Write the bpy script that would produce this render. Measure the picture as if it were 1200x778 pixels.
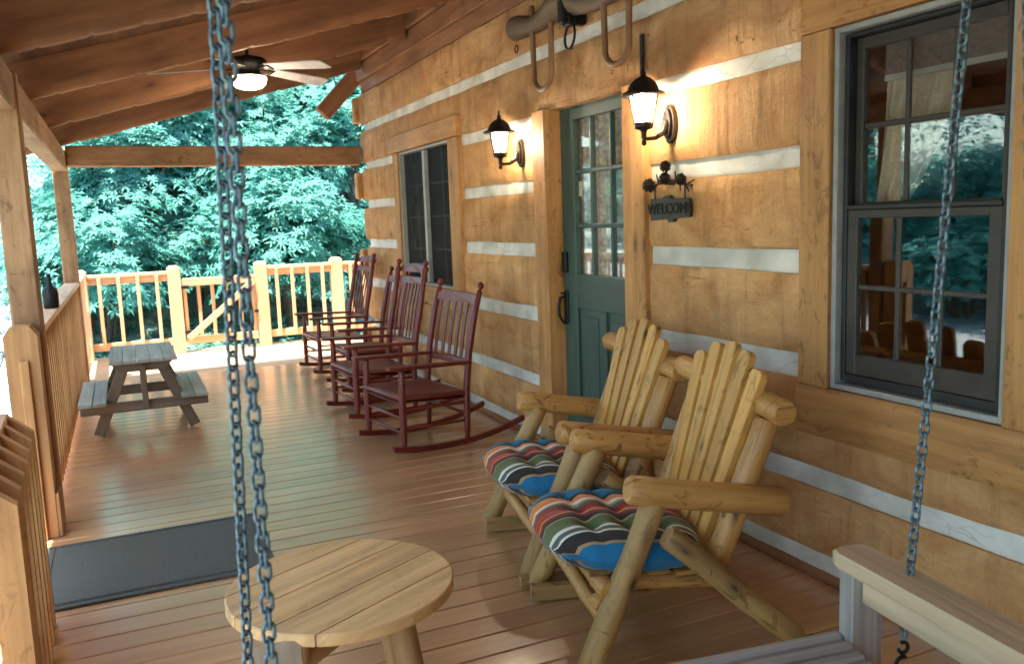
import bpy, math, random
import numpy as np
from mathutils import Vector, Matrix, noise as mnoise
random.seed(7)
R = math.radians
for o in list(bpy.data.objects): bpy.data.objects.remove(o)
scene = bpy.context.scene
COL = scene.collection

# ------------------------------------------------------------------ camera
YAW, PITCH, ROLL, H = R(24.50), R(7.67), R(-2.07), 1.45
def cam_matrix(a, b, c, h):
    fw = Vector((math.sin(a)*math.cos(b), math.cos(a)*math.cos(b), -math.sin(b)))
    rt = Vector((math.cos(a), -math.sin(a), 0)); up = rt.cross(fw)
    r2 = rt*math.cos(c)+up*math.sin(c); u2 = -rt*math.sin(c)+up*math.cos(c)
    m = Matrix((r2, u2, -fw)).transposed().to_4x4(); m.translation = (0, 0, h)
    return m
cd = bpy.data.cameras.new('camera'); cam = bpy.data.objects.new('camera', cd); COL.objects.link(cam)
cam.matrix_world = cam_matrix(YAW, PITCH, ROLL, H)
cd.sensor_width = 36; cd.lens = 29.76; cd.clip_start = 0.02; cd.clip_end = 500
cd.dof.use_dof = True; cd.dof.focus_distance = 3.2; cd.dof.aperture_fstop = 5.0
scene.camera = cam
scene.cycles.max_bounces = 7; scene.cycles.diffuse_bounces = 4; scene.cycles.glossy_bounces = 3; scene.cycles.transparent_max_bounces = 8

# ------------------------------------------------------------------ light
SUN_EL, SUN_AZ = R(78), R(-125)          # azimuth measured from +Y towards +X
w = bpy.data.worlds.new('World'); scene.world = w; w.use_nodes = True
nt = w.node_tree; bg = nt.nodes['Background']
sky = nt.nodes.new('ShaderNodeTexSky'); sky.sky_type = 'NISHITA'; sky.sun_disc = False
sky.sun_elevation = SUN_EL; sky.sun_rotation = SUN_AZ; sky.air_density = 1.0; sky.dust_density = 1.0
nt.links.new(sky.outputs[0], bg.inputs[0]); bg.inputs[1].default_value = 0.15
sd = bpy.data.lights.new('sun', 'SUN'); sd.energy = 5.0; sd.angle = R(0.53); sd.color = (1, .95, .87)
sun = bpy.data.objects.new('sun', sd); COL.objects.link(sun)
sdir = Vector((math.sin(SUN_AZ)*math.cos(SUN_EL), math.cos(SUN_AZ)*math.cos(SUN_EL), math.sin(SUN_EL)))
sun.rotation_euler = sdir.to_track_quat('Z', 'Y').to_euler(); sun.location = (-10, -6, 25)
vs = scene.view_settings
vs.view_transform = 'Standard'; vs.look = 'None'; vs.gamma = 1; vs.exposure = 2.85; vs.use_curve_mapping = False
vs.use_white_balance = True; vs.white_balance_temperature = 6850; vs.white_balance_tint = 9

# ------------------------------------------------------------------ materials
def newmat(name):
    m = bpy.data.materials.new(name); m.use_nodes = True
    n = m.node_tree; return m, n, n.nodes['Principled BSDF']
def N(n, t, **k):
    x = n.nodes.new(t)
    for a, b in k.items():
        if a.startswith('i_'):
            x.inputs[int(a[2:])].default_value = b
        else: setattr(x, a, b)
    return x
def ramp(n, stops, interp='LINEAR'):
    r = n.nodes.new('ShaderNodeValToRGB'); e = r.color_ramp; e.interpolation = interp
    while len(e.elements) > 1: e.elements.remove(e.elements[-1])
    e.elements[0].position = stops[0][0]; e.elements[0].color = (*stops[0][1], 1)
    for p, c in stops[1:]:
        x = e.elements.new(p); x.color = (*c, 1)
    return r
def lin(h):
    h = h.lstrip('#'); v = [int(h[i:i+2], 16)/255 for i in (0, 2, 4)]
    return tuple(c/12.92 if c <= .04045 else ((c+.055)/1.055)**2.4 for c in v)
def mixc(n, fac, a, b, mode='MIX'):
    x = n.nodes.new('ShaderNodeMix'); x.data_type = 'RGBA'; x.blend_type = mode
    if isinstance(fac, (int, float)): x.inputs[0].default_value = fac
    else: n.links.new(fac, x.inputs[0])
    for i, s in ((6, a), (7, b)):
        if isinstance(s, tuple): x.inputs[i].default_value = (*s, 1)
        else: n.links.new(s, x.inputs[i])
    return x.outputs[2]
def wood(name, dark, light, rough=.6, gu=2.2, gv=45, knots=.0, bump=.25, blot=.5, blotc=None, coat=0, bands=0, var=.14, fleck=0, spec=.4, grain=.5, checks=0, kfreq=1.0):
    """procedural wood: UV.x runs along the grain (metres), UV.y across it"""
    m, n, b = newmat(name); L = n.links.new
    uv = N(n, 'ShaderNodeUVMap'); uv.uv_map = 'UVMap'
    def tex(su, sv, detail=6, dist=.0, rough_=.6):
        mp = N(n, 'ShaderNodeMapping'); mp.inputs['Scale'].default_value = (su, sv, 1); L(uv.outputs[0], mp.inputs[0])
        t = N(n, 'ShaderNodeTexNoise'); t.inputs['Scale'].default_value = 1; t.inputs['Detail'].default_value = detail
        t.inputs['Roughness'].default_value = rough_; t.inputs['Distortion'].default_value = dist
        L(mp.outputs[0], t.inputs['Vector']); return t
    g = tex(gu, gv, 6, .3); g2 = tex(gu*.45, gv*.22, 4, 1.2); bl = tex(1.7, 4.5, 3)
    mid = tuple((x+y)/2 for x, y in zip(dark, light))
    r1 = ramp(n, [(.28, dark), (.5, mid), (.75, light)]); L(g2.outputs[0], r1.inputs[0])
    r2 = ramp(n, [(.3, tuple(c*.5 for c in mid)), (.5, mid), (.72, tuple(min(1, c*1.2) for c in light))]); L(g.outputs[0], r2.inputs[0])
    c = mixc(n, grain, r1.outputs[0], r2.outputs[0])
    bc = blotc or tuple(x*.55 for x in dark)
    rb = ramp(n, [(.47, (0, 0, 0)), (.70, (1, 1, 1))]); L(bl.outputs[0], rb.inputs[0])
    mf = N(n, 'ShaderNodeMath', operation='MULTIPLY'); L(rb.outputs[0], mf.inputs[0]); mf.inputs[1].default_value = blot
    c = mixc(n, mf.outputs[0], c, bc)
    hsum = g.outputs[0]
    if bands:
        bt = tex(9, .9, 2); rr = ramp(n, [(.35, (.80,)*3), (.6, (1.06,)*3)]); L(bt.outputs[0], rr.inputs[0])
        c = mixc(n, bands, c, rr.outputs[0], 'MULTIPLY')
    if knots:
        mp = N(n, 'ShaderNodeMapping'); mp.inputs['Scale'].default_value = (2.0*kfreq, 5.0*kfreq, 1); L(uv.outputs[0], mp.inputs[0])
        v = N(n, 'ShaderNodeTexVoronoi'); v.inputs['Scale'].default_value = 1; L(mp.outputs[0], v.inputs['Vector'])
        rk = ramp(n, [(.05, (1, 1, 1)), (.085, (.5,)*3), (.20, (0, 0, 0))]); L(v.outputs['Distance'], rk.inputs[0])
        mk = N(n, 'ShaderNodeMath', operation='MULTIPLY'); L(rk.outputs[0], mk.inputs[0]); mk.inputs[1].default_value = knots
        c = mixc(n, mk.outputs[0], c, tuple(x*.28 for x in dark))
    if fleck:
        ft = tex(10, 16, 4, 1.5); rf = ramp(n, [(.57, (0, 0, 0)), (.64, (1, 1, 1))]); L(ft.outputs[0], rf.inputs[0])
        ft2 = tex(1.1, 2.4, 2); rf2 = ramp(n, [(.38, (0, 0, 0)), (.58, (1, 1, 1))]); L(ft2.outputs[0], rf2.inputs[0])
        mk = N(n, 'ShaderNodeMath', operation='MULTIPLY'); L(rf.outputs[0], mk.inputs[0]); L(rf2.outputs[0], mk.inputs[1])
        mk2 = N(n, 'ShaderNodeMath', operation='MULTIPLY'); L(mk.outputs[0], mk2.inputs[0]); mk2.inputs[1].default_value = fleck
        c = mixc(n, mk2.outputs[0], c, tuple(x*.3 for x in dark))
    if checks:
        ck = tex(.9, 30, 2, .3); sb = N(n, 'ShaderNodeMath', operation='SUBTRACT'); L(ck.outputs[0], sb.inputs[0]); sb.inputs[1].default_value = .5
        ab = N(n, 'ShaderNodeMath', operation='ABSOLUTE'); L(sb.outputs[0], ab.inputs[0]); rc = ramp(n, [(0, (1,)*3), (.010, (0,)*3)]); L(ab.outputs[0], rc.inputs[0])
        ms = ramp(n, [(.50, (0,)*3), (.60, (1,)*3)]); mt_ = tex(2.2, 7, 2); L(mt_.outputs[0], ms.inputs[0])
        mk = N(n, 'ShaderNodeMath', operation='MULTIPLY'); L(rc.outputs[0], mk.inputs[0]); L(ms.outputs[0], mk.inputs[1])
        mk2 = N(n, 'ShaderNodeMath', operation='MULTIPLY'); L(mk.outputs[0], mk2.inputs[0]); mk2.inputs[1].default_value = checks
        c = mixc(n, mk2.outputs[0], c, tuple(x*.22 for x in dark))
    oi = N(n, 'ShaderNodeObjectInfo'); mr = N(n, 'ShaderNodeMapRange'); L(oi.outputs['Random'], mr.inputs[0])
    mr.inputs[3].default_value = 1-var; mr.inputs[4].default_value = 1+var
    hs = N(n, 'ShaderNodeHueSaturation'); L(mr.outputs[0], hs.inputs['Value']); L(c, hs.inputs['Color'])
    L(hs.outputs[0], b.inputs['Base Color'])
    rg = N(n, 'ShaderNodeMapRange'); L(bl.outputs[0], rg.inputs[0]); rg.inputs[3].default_value = rough-.1; rg.inputs[4].default_value = min(1, rough+.1)
    L(rg.outputs[0], b.inputs['Roughness'])
    b.inputs['Specular IOR Level'].default_value = spec
    if coat: b.inputs['Coat Weight'].default_value = coat; b.inputs['Coat Roughness'].default_value = .18
    if bump:
        bp = N(n, 'ShaderNodeBump'); bp.inputs['Strength'].default_value = bump; bp.inputs['Distance'].default_value = .004
        L(hsum, bp.inputs['Height']); L(bp.outputs[0], b.inputs['Normal'])
    return m
def plain(name, col, rough=.5, metal=0, nscale=30, namt=.25, bump=.1, spec=.5, stretch=None, col2=None):
    m, n, b = newmat(name); L = n.links.new
    tc = N(n, 'ShaderNodeTexCoord'); t = N(n, 'ShaderNodeTexNoise'); t.inputs['Scale'].default_value = nscale; t.inputs['Detail'].default_value = 5
    L(tc.outputs['Object'], t.inputs['Vector'])
    c2 = col2 or tuple(c*(1-namt) for c in col)
    r = ramp(n, [(.35, c2), (.65, tuple(min(1, c*(1+namt*.4)) for c in col))]); L(t.outputs[0], r.inputs[0])
    L(r.outputs[0], b.inputs['Base Color']); b.inputs['Metallic'].default_value = metal
    mr = N(n, 'ShaderNodeMapRange'); L(t.outputs[0], mr.inputs[0]); mr.inputs[3].default_value = max(.05, rough-.12); mr.inputs[4].default_value = min(1, rough+.12)
    L(mr.outputs[0], b.inputs['Roughness']); b.inputs['Specular IOR Level'].default_value = spec
    if bump:
        bp = N(n, 'ShaderNodeBump'); bp.inputs['Strength'].default_value = bump; bp.inputs['Distance'].default_value = .003
        L(t.outputs[0], bp.inputs['Height']); L(bp.outputs[0], b.inputs['Normal'])
    return m
M = {}
M['floor'] = wood('floor_stain', lin('a26e46'), lin('c69664'), rough=.38, gu=1.0, gv=26, blot=.18, bump=.12, var=.06, knots=.4, spec=1.0, coat=1.0, grain=.25)
M['floorout'] = wood('sunlit_deck_stain', lin('a07c58'), lin('c4a27c'), rough=.5, gu=1.2, gv=30, blot=.2, bump=.25, var=.1, knots=.3, spec=.5)  # paler copy of the floor stain, sunlight on the outer boards put into colour
def hewn(name, dark, light, fleck):
    m, n, b = newmat(name); L = n.links.new
    uv = N(n, 'ShaderNodeUVMap'); uv.uv_map = 'UVMap'
    def tex(su, sv, detail=6, dist=.0, ro=.6):
        mp = N(n, 'ShaderNodeMapping'); mp.inputs['Scale'].default_value = (su, sv, 1); L(uv.outputs[0], mp.inputs[0])
        t = N(n, 'ShaderNodeTexNoise'); t.inputs['Scale'].default_value = 1; t.inputs['Detail'].default_value = detail; t.inputs['Roughness'].default_value = ro; t.inputs['Distortion'].default_value = dist
        L(mp.outputs[0], t.inputs['Vector']); return t.outputs[0]
    def mul(a, b_):
        x = N(n, 'ShaderNodeMath', operation='MULTIPLY'); L(a, x.inputs[0])
        if isinstance(b_, (int, float)): x.inputs[1].default_value = b_
        else: L(b_, x.inputs[1])
        return x.outputs[0]
    mott = tex(3.0, 5.0, 8, .8, .62); fine = tex(40, 60, 5, .2, .65); big = tex(.9, 1.8, 3); vn = tex(15, 1.5, 4, .5)
    mpv = N(n, 'ShaderNodeMapping'); mpv.inputs['Scale'].default_value = (9, 2.4, 1); L(uv.outputs[0], mpv.inputs[0])
    vo = N(n, 'ShaderNodeTexVoronoi', feature='SMOOTH_F1'); vo.inputs['Scale'].default_value = 1; vo.inputs['Smoothness'].default_value = .25; L(mpv.outputs[0], vo.inputs['Vector']); facet = vo.outputs['Distance']
    va = N(n, 'ShaderNodeMath', operation='MULTIPLY_ADD'); L(facet, va.inputs[0]); va.inputs[1].default_value = -.55; L(vn, va.inputs[2])
    vb = N(n, 'ShaderNodeMath', operation='ADD'); L(va.outputs[0], vb.inputs[0]); vb.inputs[1].default_value = .25; vert = vb.outputs[0]
    mid = tuple((x+y)/2 for x, y in zip(dark, light))
    r = ramp(n, [(.30, dark), (.5, mid), (.72, light)]); L(mott, r.inputs[0]); c = r.outputs[0]
    rv = ramp(n, [(.25, (.74,)*3), (.42, (.98,)*3), (.7, (1.08,)*3)]); L(vert, rv.inputs[0]); c = mixc(n, .75, c, rv.outputs[0], 'MULTIPLY')
    rf = ramp(n, [(.3, (.86,)*3), (.55, (1.0,)*3), (.75, (1.05,)*3)]); L(fine, rf.inputs[0]); c = mixc(n, .8, c, rf.outputs[0], 'MULTIPLY')
    rb_ = ramp(n, [(.42, (0,)*3), (.7, (1,)*3)]); L(big, rb_.inputs[0]); c = mixc(n, mul(rb_.outputs[0], .2), c, tuple(x*.66 for x in dark))
    # long drying checks
    ck = tex(.55, 26, 2, .25); a = N(n, 'ShaderNodeMath', operation='SUBTRACT'); L(ck, a.inputs[0]); a.inputs[1].default_value = .5
    ab = N(n, 'ShaderNodeMath', operation='ABSOLUTE'); L(a.outputs[0], ab.inputs[0]); rc = ramp(n, [(0, (1,)*3), (.006, (0,)*3)]); L(ab.outputs[0], rc.inputs[0])
    mk = ramp(n, [(.56, (0,)*3), (.66, (1,)*3)]); L(tex(1.3, 3.5, 2), mk.inputs[0]); chk_ = mul(rc.outputs[0], mk.outputs[0]); c = mixc(n, mul(chk_, .7), c, tuple(x*.25 for x in dark))
    # knots
    mp = N(n, 'ShaderNodeMapping'); mp.inputs['Scale'].default_value = (1.5, 2.6, 1); L(uv.outputs[0], mp.inputs[0])
    v = N(n, 'ShaderNodeTexVoronoi'); v.inputs['Scale'].default_value = 1; L(mp.outputs[0], v.inputs['Vector'])
    rk = ramp(n, [(.02, (1,)*3), (.045, (.45,)*3), (.12, (0,)*3)]); L(v.outputs['Distance'], rk.inputs[0]); c = mixc(n, mul(rk.outputs[0], .85), c, tuple(x*.3 for x in dark))
    # bark flecks left by the adze
    f1 = ramp(n, [(.60, (0,)*3), (.67, (1,)*3)]); L(tex(11, 13, 5, 1.8), f1.inputs[0]); f2 = ramp(n, [(.40, (0,)*3), (.62, (1,)*3)]); L(tex(1.0, 2.2, 2), f2.inputs[0])
    c = mixc(n, mul(mul(f1.outputs[0], f2.outputs[0]), fleck), c, tuple(x*.3 for x in dark))
    oi = N(n, 'ShaderNodeObjectInfo'); mr = N(n, 'ShaderNodeMapRange'); L(oi.outputs['Random'], mr.inputs[0]); mr.inputs[3].default_value = .86; mr.inputs[4].default_value = 1.1
    hs_ = N(n, 'ShaderNodeHueSaturation'); L(mr.outputs[0], hs_.inputs['Value']); L(c, hs_.inputs['Color']); L(hs_.outputs[0], b.inputs['Base Color'])
    b.inputs['Roughness'].default_value = .78; b.inputs['Specular IOR Level'].default_value = .15
    h = N(n, 'ShaderNodeMath', operation='MULTIPLY_ADD'); L(vert, h.inputs[0]); h.inputs[1].default_value = 3.2; L(fine, h.inputs[2])
    h2 = N(n, 'ShaderNodeMath', operation='SUBTRACT'); L(h.outputs[0], h2.inputs[0]); L(chk_, h2.inputs[1])
    bp = N(n, 'ShaderNodeBump'); bp.inputs['Strength'].default_value = .55; bp.inputs['Distance'].default_value = .007; L(h2.outputs[0], bp.inputs['Height']); L(bp.outputs[0], b.inputs['Normal'])
    return m
M['log'] = hewn('hewn_log', lin('b07846'), lin('dcab74'), .35)
M['logfleck'] = hewn('hewn_log_bark_flecked', lin('a26e42'), lin('cda270'), 1.0)
M['casing'] = wood('pine_casing', lin('a06a35'), lin('d09a5c'), rough=.6, gu=1.0, gv=22, blot=.5, blotc=lin('7d4a20'), bump=.45, knots=.8, var=.08, fleck=.5, checks=.6)
M['rafter'] = wood('rafter_wood', lin('74482a'), lin('a8744c'), rough=.7, gu=1.2, gv=14, blot=.5, bump=.5, knots=.8, var=.1)
M['ceil'] = wood('roof_board', lin('5c3a24'), lin('8a5c3c'), rough=.75, gu=1.0, gv=20, blot=.4, bump=.3, knots=.5, var=.15)
M['post'] = wood('post_wood', lin('87603a'), lin('b88a60'), rough=.75, gu=1.0, gv=16, blot=.6, blotc=lin('5c4028'), bump=.5, knots=1, fleck=.6, var=.06, checks=.8)
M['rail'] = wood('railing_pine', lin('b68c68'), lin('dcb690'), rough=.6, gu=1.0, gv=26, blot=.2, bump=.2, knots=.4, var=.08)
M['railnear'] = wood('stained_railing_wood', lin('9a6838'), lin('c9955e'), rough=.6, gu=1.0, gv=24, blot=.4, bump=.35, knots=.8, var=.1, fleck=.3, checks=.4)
M['red'] = wood('red_rocker_paint', lin('53180f'), lin('7c2a1b'), rough=.38, gu=2, gv=30, blot=.3, bump=.12, var=.06, spec=.5)
M['legwood'] = wood('peeled_cedar_leg', lin('83602f'), lin('bd955a'), rough=.6, gu=2.0, gv=18, blot=.5, blotc=lin('604524'), bump=.5, knots=1, fleck=.8, var=.08, checks=.8, kfreq=1.7)
M['slat'] = wood('golden_cedar_slat', lin('b67c34'), lin('e2ac5c'), rough=.5, gu=1.5, gv=30, blot=.3, blotc=lin('7d4c1c'), bump=.4, knots=1, fleck=.6, var=.14, coat=.06, checks=.4, kfreq=1.8)
M['honey'] = wood('varnished_cedar_log', lin('9a662e'), lin('cc9854'), rough=.5, gu=2.0, gv=22, blot=.45, blotc=lin('7a4a1a'), bump=.45, knots=1, fleck=.8, var=.1, coat=.08, checks=.9, kfreq=1.7)
M['pine'] = wood('pale_pine_top', lin('b8874e'), lin('e2b67c'), rough=.5, gu=1.5, gv=24, blot=.4, blotc=lin('8e7a62'), bump=.35, knots=1, var=.1, fleck=.35, checks=.35)
M['tableleg'] = wood('table_log', lin('93683c'), lin('c29764'), rough=.6, gu=1.5, gv=18, blot=.4, bump=.35, knots=.8)
M['grey'] = wood('weathered_board', lin('7c7c70'), lin('a9aca0'), rough=.6, gu=1.5, gv=40, blot=.4, blotc=lin('57503f'), bump=.5, knots=.4, var=.08)
M['greydark'] = wood('weathered_brown_board', lin('5a4c3c'), lin('857460'), rough=.8, gu=1.5, gv=40, blot=.4, bump=.5, var=.08)
M['swing'] = wood('weathered_swing_board', lin('8d8276'), lin('b9ada0'), rough=.7, gu=1.6, gv=45, blot=.55, blotc=lin('6b6660'), bump=.6, var=.06)
M['swingarm'] = wood('worn_swing_arm', lin('a88a68'), lin('d0b490'), rough=.6, gu=1.6, gv=30, blot=.5, blotc=lin('7d6a58'), bump=.5, knots=.8)
M['yoke'] = wood('old_yoke_wood', lin('4a392a'), lin('7d664e'), rough=.7, gu=1.5, gv=15, blot=.6, bump=.5, knots=.6)
M['bow'] = wood('bent_yoke_bow', lin('6b4a2e'), lin('9c7450'), rough=.6, gu=2, gv=25, blot=.3, bump=.3)
M['doorpaint'] = wood('green_door_paint', lin('33463c'), lin('455c50'), rough=.42, gu=.8, gv=6, blot=.25, bump=.06, var=0)
M['white'] = plain('white_vinyl_frame', lin('a09f96'), .45, nscale=12, namt=.15, bump=.05)
M['screenframe'] = plain('bronze_sash', lin('40382f'), .5, nscale=14, namt=.2, bump=.05)
M['sashdark'] = plain('dark_window_channel', lin('2a2a28'), .5, nscale=14, namt=.3)
M['black'] = plain('black_iron', lin('262524'), .5, .6, nscale=60, namt=.4, bump=.25)
M['bronze'] = plain('rubbed_bronze_lantern', lin('3c3632'), .38, .7, nscale=50, namt=.45, bump=.2)
M['chain'] = plain('galvanised_chain_steel', lin('67818a'), .45, .5, nscale=90, namt=.55, bump=.25, col2=lin('3c474c'))
M['mat'] = plain('rubber_mat', lin('53554c'), .75, nscale=180, namt=.6, bump=.8)
M['room'] = plain('room_paint', lin('5a4a3c'), .9, nscale=3)
M['curtain'] = plain('linen_curtain', lin('c4b59c'), .9, nscale=160, namt=.2, bump=.3)
M['shade'] = plain('grey_pleated_shade', lin('6f665e'), .9, nscale=90, namt=.3, bump=.3)
M['lace'] = plain('lace_curtain', lin('e2d8c8'), .9, nscale=40, namt=.45, bump=.4)
M['fanblade'] = plain('pale_fan_blade', lin('c6c0be'), .5, nscale=12, namt=.2, bump=.05)
M['plaque'] = plain('cast_iron_plaque', lin('4b4640'), .6, .4, nscale=70, namt=.4, bump=.4)
M['letter'] = plain('sign_letter', lin('1f1c19'), .6, .3, nscale=70, namt=.3)
M['cone'] = plain('pine_cone_brown', lin('3c2a1e'), .7, .1, nscale=60, namt=.5, bump=.4)
M['sticker'] = plain('paper_sticker', lin('b8ad93'), .7, nscale=90, namt=.3)
# chinking: pale mortar with hairline cracks
def chink_mat():
    m, n, b = newmat('chinking_mortar'); L = n.links.new
    tc = N(n, 'ShaderNodeTexCoord')
    no = N(n, 'ShaderNodeTexNoise'); no.inputs['Scale'].default_value = 6; no.inputs['Detail'].default_value = 6; L(tc.outputs['Object'], no.inputs['Vector'])
    mx = N(n, 'ShaderNodeVectorMath', operation='MULTIPLY_ADD'); L(no.outputs['Color'], mx.inputs[0]); mx.inputs[1].default_value = (.12,)*3; L(tc.outputs['Object'], mx.inputs[2])
    mp = N(n, 'ShaderNodeMapping'); mp.inputs['Scale'].default_value = (1, 3.5, 12); L(mx.outputs[0], mp.inputs[0])
    v = N(n, 'ShaderNodeTexVoronoi', feature='DISTANCE_TO_EDGE'); v.inputs['Scale'].default_value = 1; L(mp.outputs[0], v.inputs['Vector'])
    no2 = N(n, 'ShaderNodeTexNoise'); no2.inputs['Scale'].default_value = 2.2; L(tc.outputs['Object'], no2.inputs['Vector'])
    rk = ramp(n, [(.0, (1, 1, 1)), (.018, (0, 0, 0))]); L(v.outputs[0], rk.inputs[0])
    rm = ramp(n, [(.45, (0, 0, 0)), (.6, (.38,)*3)]); L(no2.outputs[0], rm.inputs[0])
    mk = N(n, 'ShaderNodeMath', operation='MULTIPLY'); L(rk.outputs[0], mk.inputs[0]); L(rm.outputs[0], mk.inputs[1])
    r = ramp(n, [(.3, lin('bdb6a5')), (.7, lin('e4dfd0'))]); L(no.outputs[0], r.inputs[0])
    c = mixc(n, mk.outputs[0], r.outputs[0], lin('5e584e')); L(c, b.inputs['Base Color']); b.inputs['Roughness'].default_value = .85
    sb = N(n, 'ShaderNodeMath', operation='SUBTRACT'); L(no.outputs[0], sb.inputs[0]); L(mk.outputs[0], sb.inputs[1])
    bp = N(n, 'ShaderNodeBump'); bp.inputs['Strength'].default_value = .6; bp.inputs['Distance'].default_value = .006; L(sb.outputs[0], bp.inputs['Height']); L(bp.outputs[0], b.inputs['Normal'])
    return m
M['chink'] = chink_mat()
def glass_mat(name, tint=(1, 1, 1), base=.05, gain=1.0):
    m, n, b = newmat(name); L = n.links.new; n.nodes.remove(b)
    tr = N(n, 'ShaderNodeBsdfTransparent'); tr.inputs[0].default_value = (*tint, 1)
    gl = N(n, 'ShaderNodeBsdfGlossy'); gl.inputs['Roughness'].default_value = .015; gl.inputs[0].default_value = (1, 1, 1, 1)
    ge = N(n, 'ShaderNodeNewGeometry'); dt = N(n, 'ShaderNodeVectorMath', operation='DOT_PRODUCT'); L(ge.outputs['Normal'], dt.inputs[0]); L(ge.outputs['Incoming'], dt.inputs[1])
    ab = N(n, 'ShaderNodeMath', operation='ABSOLUTE'); L(dt.outputs['Value'], ab.inputs[0])
    om = N(n, 'ShaderNodeMath', operation='SUBTRACT'); om.inputs[0].default_value = 1; L(ab.outputs[0], om.inputs[1])
    pw = N(n, 'ShaderNodeMath', operation='POWER'); L(om.outputs[0], pw.inputs[0]); pw.inputs[1].default_value = 4.5
    ad = N(n, 'ShaderNodeMath', operation='MULTIPLY_ADD'); L(pw.outputs[0], ad.inputs[0]); ad.inputs[1].default_value = .9*gain; ad.inputs[2].default_value = base
    ad.use_clamp = True     # Schlick reflectance, the same from either side of the thin pane
    mx = N(n, 'ShaderNodeMixShader'); L(ad.outputs[0], mx.inputs[0]); L(tr.outputs[0], mx.inputs[1]); L(gl.outputs[0], mx.inputs[2])
    L(mx.outputs[0], n.nodes['Material Output'].inputs[0]); return m
M['glass'] = glass_mat('double_pane_glass', (.95, .96, .95), .105)
def screen_mat():
    m, n, b = newmat('insect_screen_glass'); L = n.links.new; b.inputs['Base Color'].default_value = (.018, .018, .017, 1); b.inputs['Roughness'].default_value = .6; b.inputs['Specular IOR Level'].default_value = .12
    tr = N(n, 'ShaderNodeBsdfTransparent'); mx = N(n, 'ShaderNodeMixShader'); mx.inputs[0].default_value = .5; L(tr.outputs[0], mx.inputs[1]); L(b.outputs[0], mx.inputs[2]); L(mx.outputs[0], n.nodes['Material Output'].inputs[0]); return m
M['screenglass'] = screen_mat()
def lamp_glass(name, col, strength):
    m, n, b = newmat(name); L = n.links.new; b.inputs['Base Color'].default_value = (.9, .88, .82, 1); b.inputs['Roughness'].default_value = .4
    b.inputs['Emission Color'].default_value = (*col, 1); b.inputs['Emission Strength'].default_value = strength
    tr = N(n, 'ShaderNodeBsdfTransparent'); mx = N(n, 'ShaderNodeMixShader'); mx.inputs[0].default_value = .55; L(tr.outputs[0], mx.inputs[1]); L(b.outputs[0], mx.inputs[2]); L(mx.outputs[0], n.nodes['Material Output'].inputs[0]); return m
M['lampglass'] = lamp_glass('lit_frosted_lantern_glass', (1, .88, .70), .45)
M['fanglobe'] = lamp_glass('lit_fan_globe', (1, .88, .7), .45)
def leaf_mat(name, dark, light, rough=.4, trans=.35, sc=.8):
    m, n, b = newmat(name); L = n.links.new
    g = N(n, 'ShaderNodeNewGeometry'); oi = N(n, 'ShaderNodeObjectInfo')
    t = N(n, 'ShaderNodeTexNoise'); t.inputs['Scale'].default_value = sc; t.inputs['Detail'].default_value = 3; L(g.outputs['Position'], t.inputs['Vector'])
    a = N(n, 'ShaderNodeMath', operation='MULTIPLY_ADD'); L(g.outputs['Random Per Island'], a.inputs[0]); a.inputs[1].default_value = .55; L(t.outputs[0], a.inputs[2])
    a2 = N(n, 'ShaderNodeMath', operation='MULTIPLY_ADD'); L(oi.outputs['Random'], a2.inputs[0]); a2.inputs[1].default_value = .25; L(a.outputs[0], a2.inputs[2])
    r = ramp(n, [(.45, dark), (1.05 if False else .98, light)]); L(a2.outputs[0], r.inputs[0])
    L(r.outputs[0], b.inputs['Base Color']); b.inputs['Roughness'].default_value = rough
    tl = N(n, 'ShaderNodeBsdfTranslucent'); L(r.outputs[0], tl.inputs[0])
    mx = N(n, 'ShaderNodeMixShader'); mx.inputs[0].default_value = trans; L(b.outputs[0], mx.inputs[1]); L(tl.outputs[0], mx.inputs[2])
    L(mx.outputs[0], n.nodes['Material Output'].inputs[0]); return m
M['rhodo'] = leaf_mat('rhododendron_leaf', (.038, .175, .150), (.075, .32, .265), .6, .5)
M['leaf'] = leaf_mat('broad_leaf', (.08, .28, .25), (.17, .46, .40), .6, .5)
M['fern'] = leaf_mat('fern_leaf', (.03, .12, .09), (.11, .30, .22), .5, .35, 1.5)
M['bark'] = plain('tree_bark', lin('5a4a3e'), .9, nscale=14, namt=.5, bump=.8)
M['ground'] = plain('leaf_litter', lin('7f928e'), .95, nscale=7, namt=.5, bump=.8, col2=lin('4e625f'))
M['gravel'] = plain('pale_gravel', lin('70787c'), .9, nscale=16, namt=.35, bump=.8)
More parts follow.
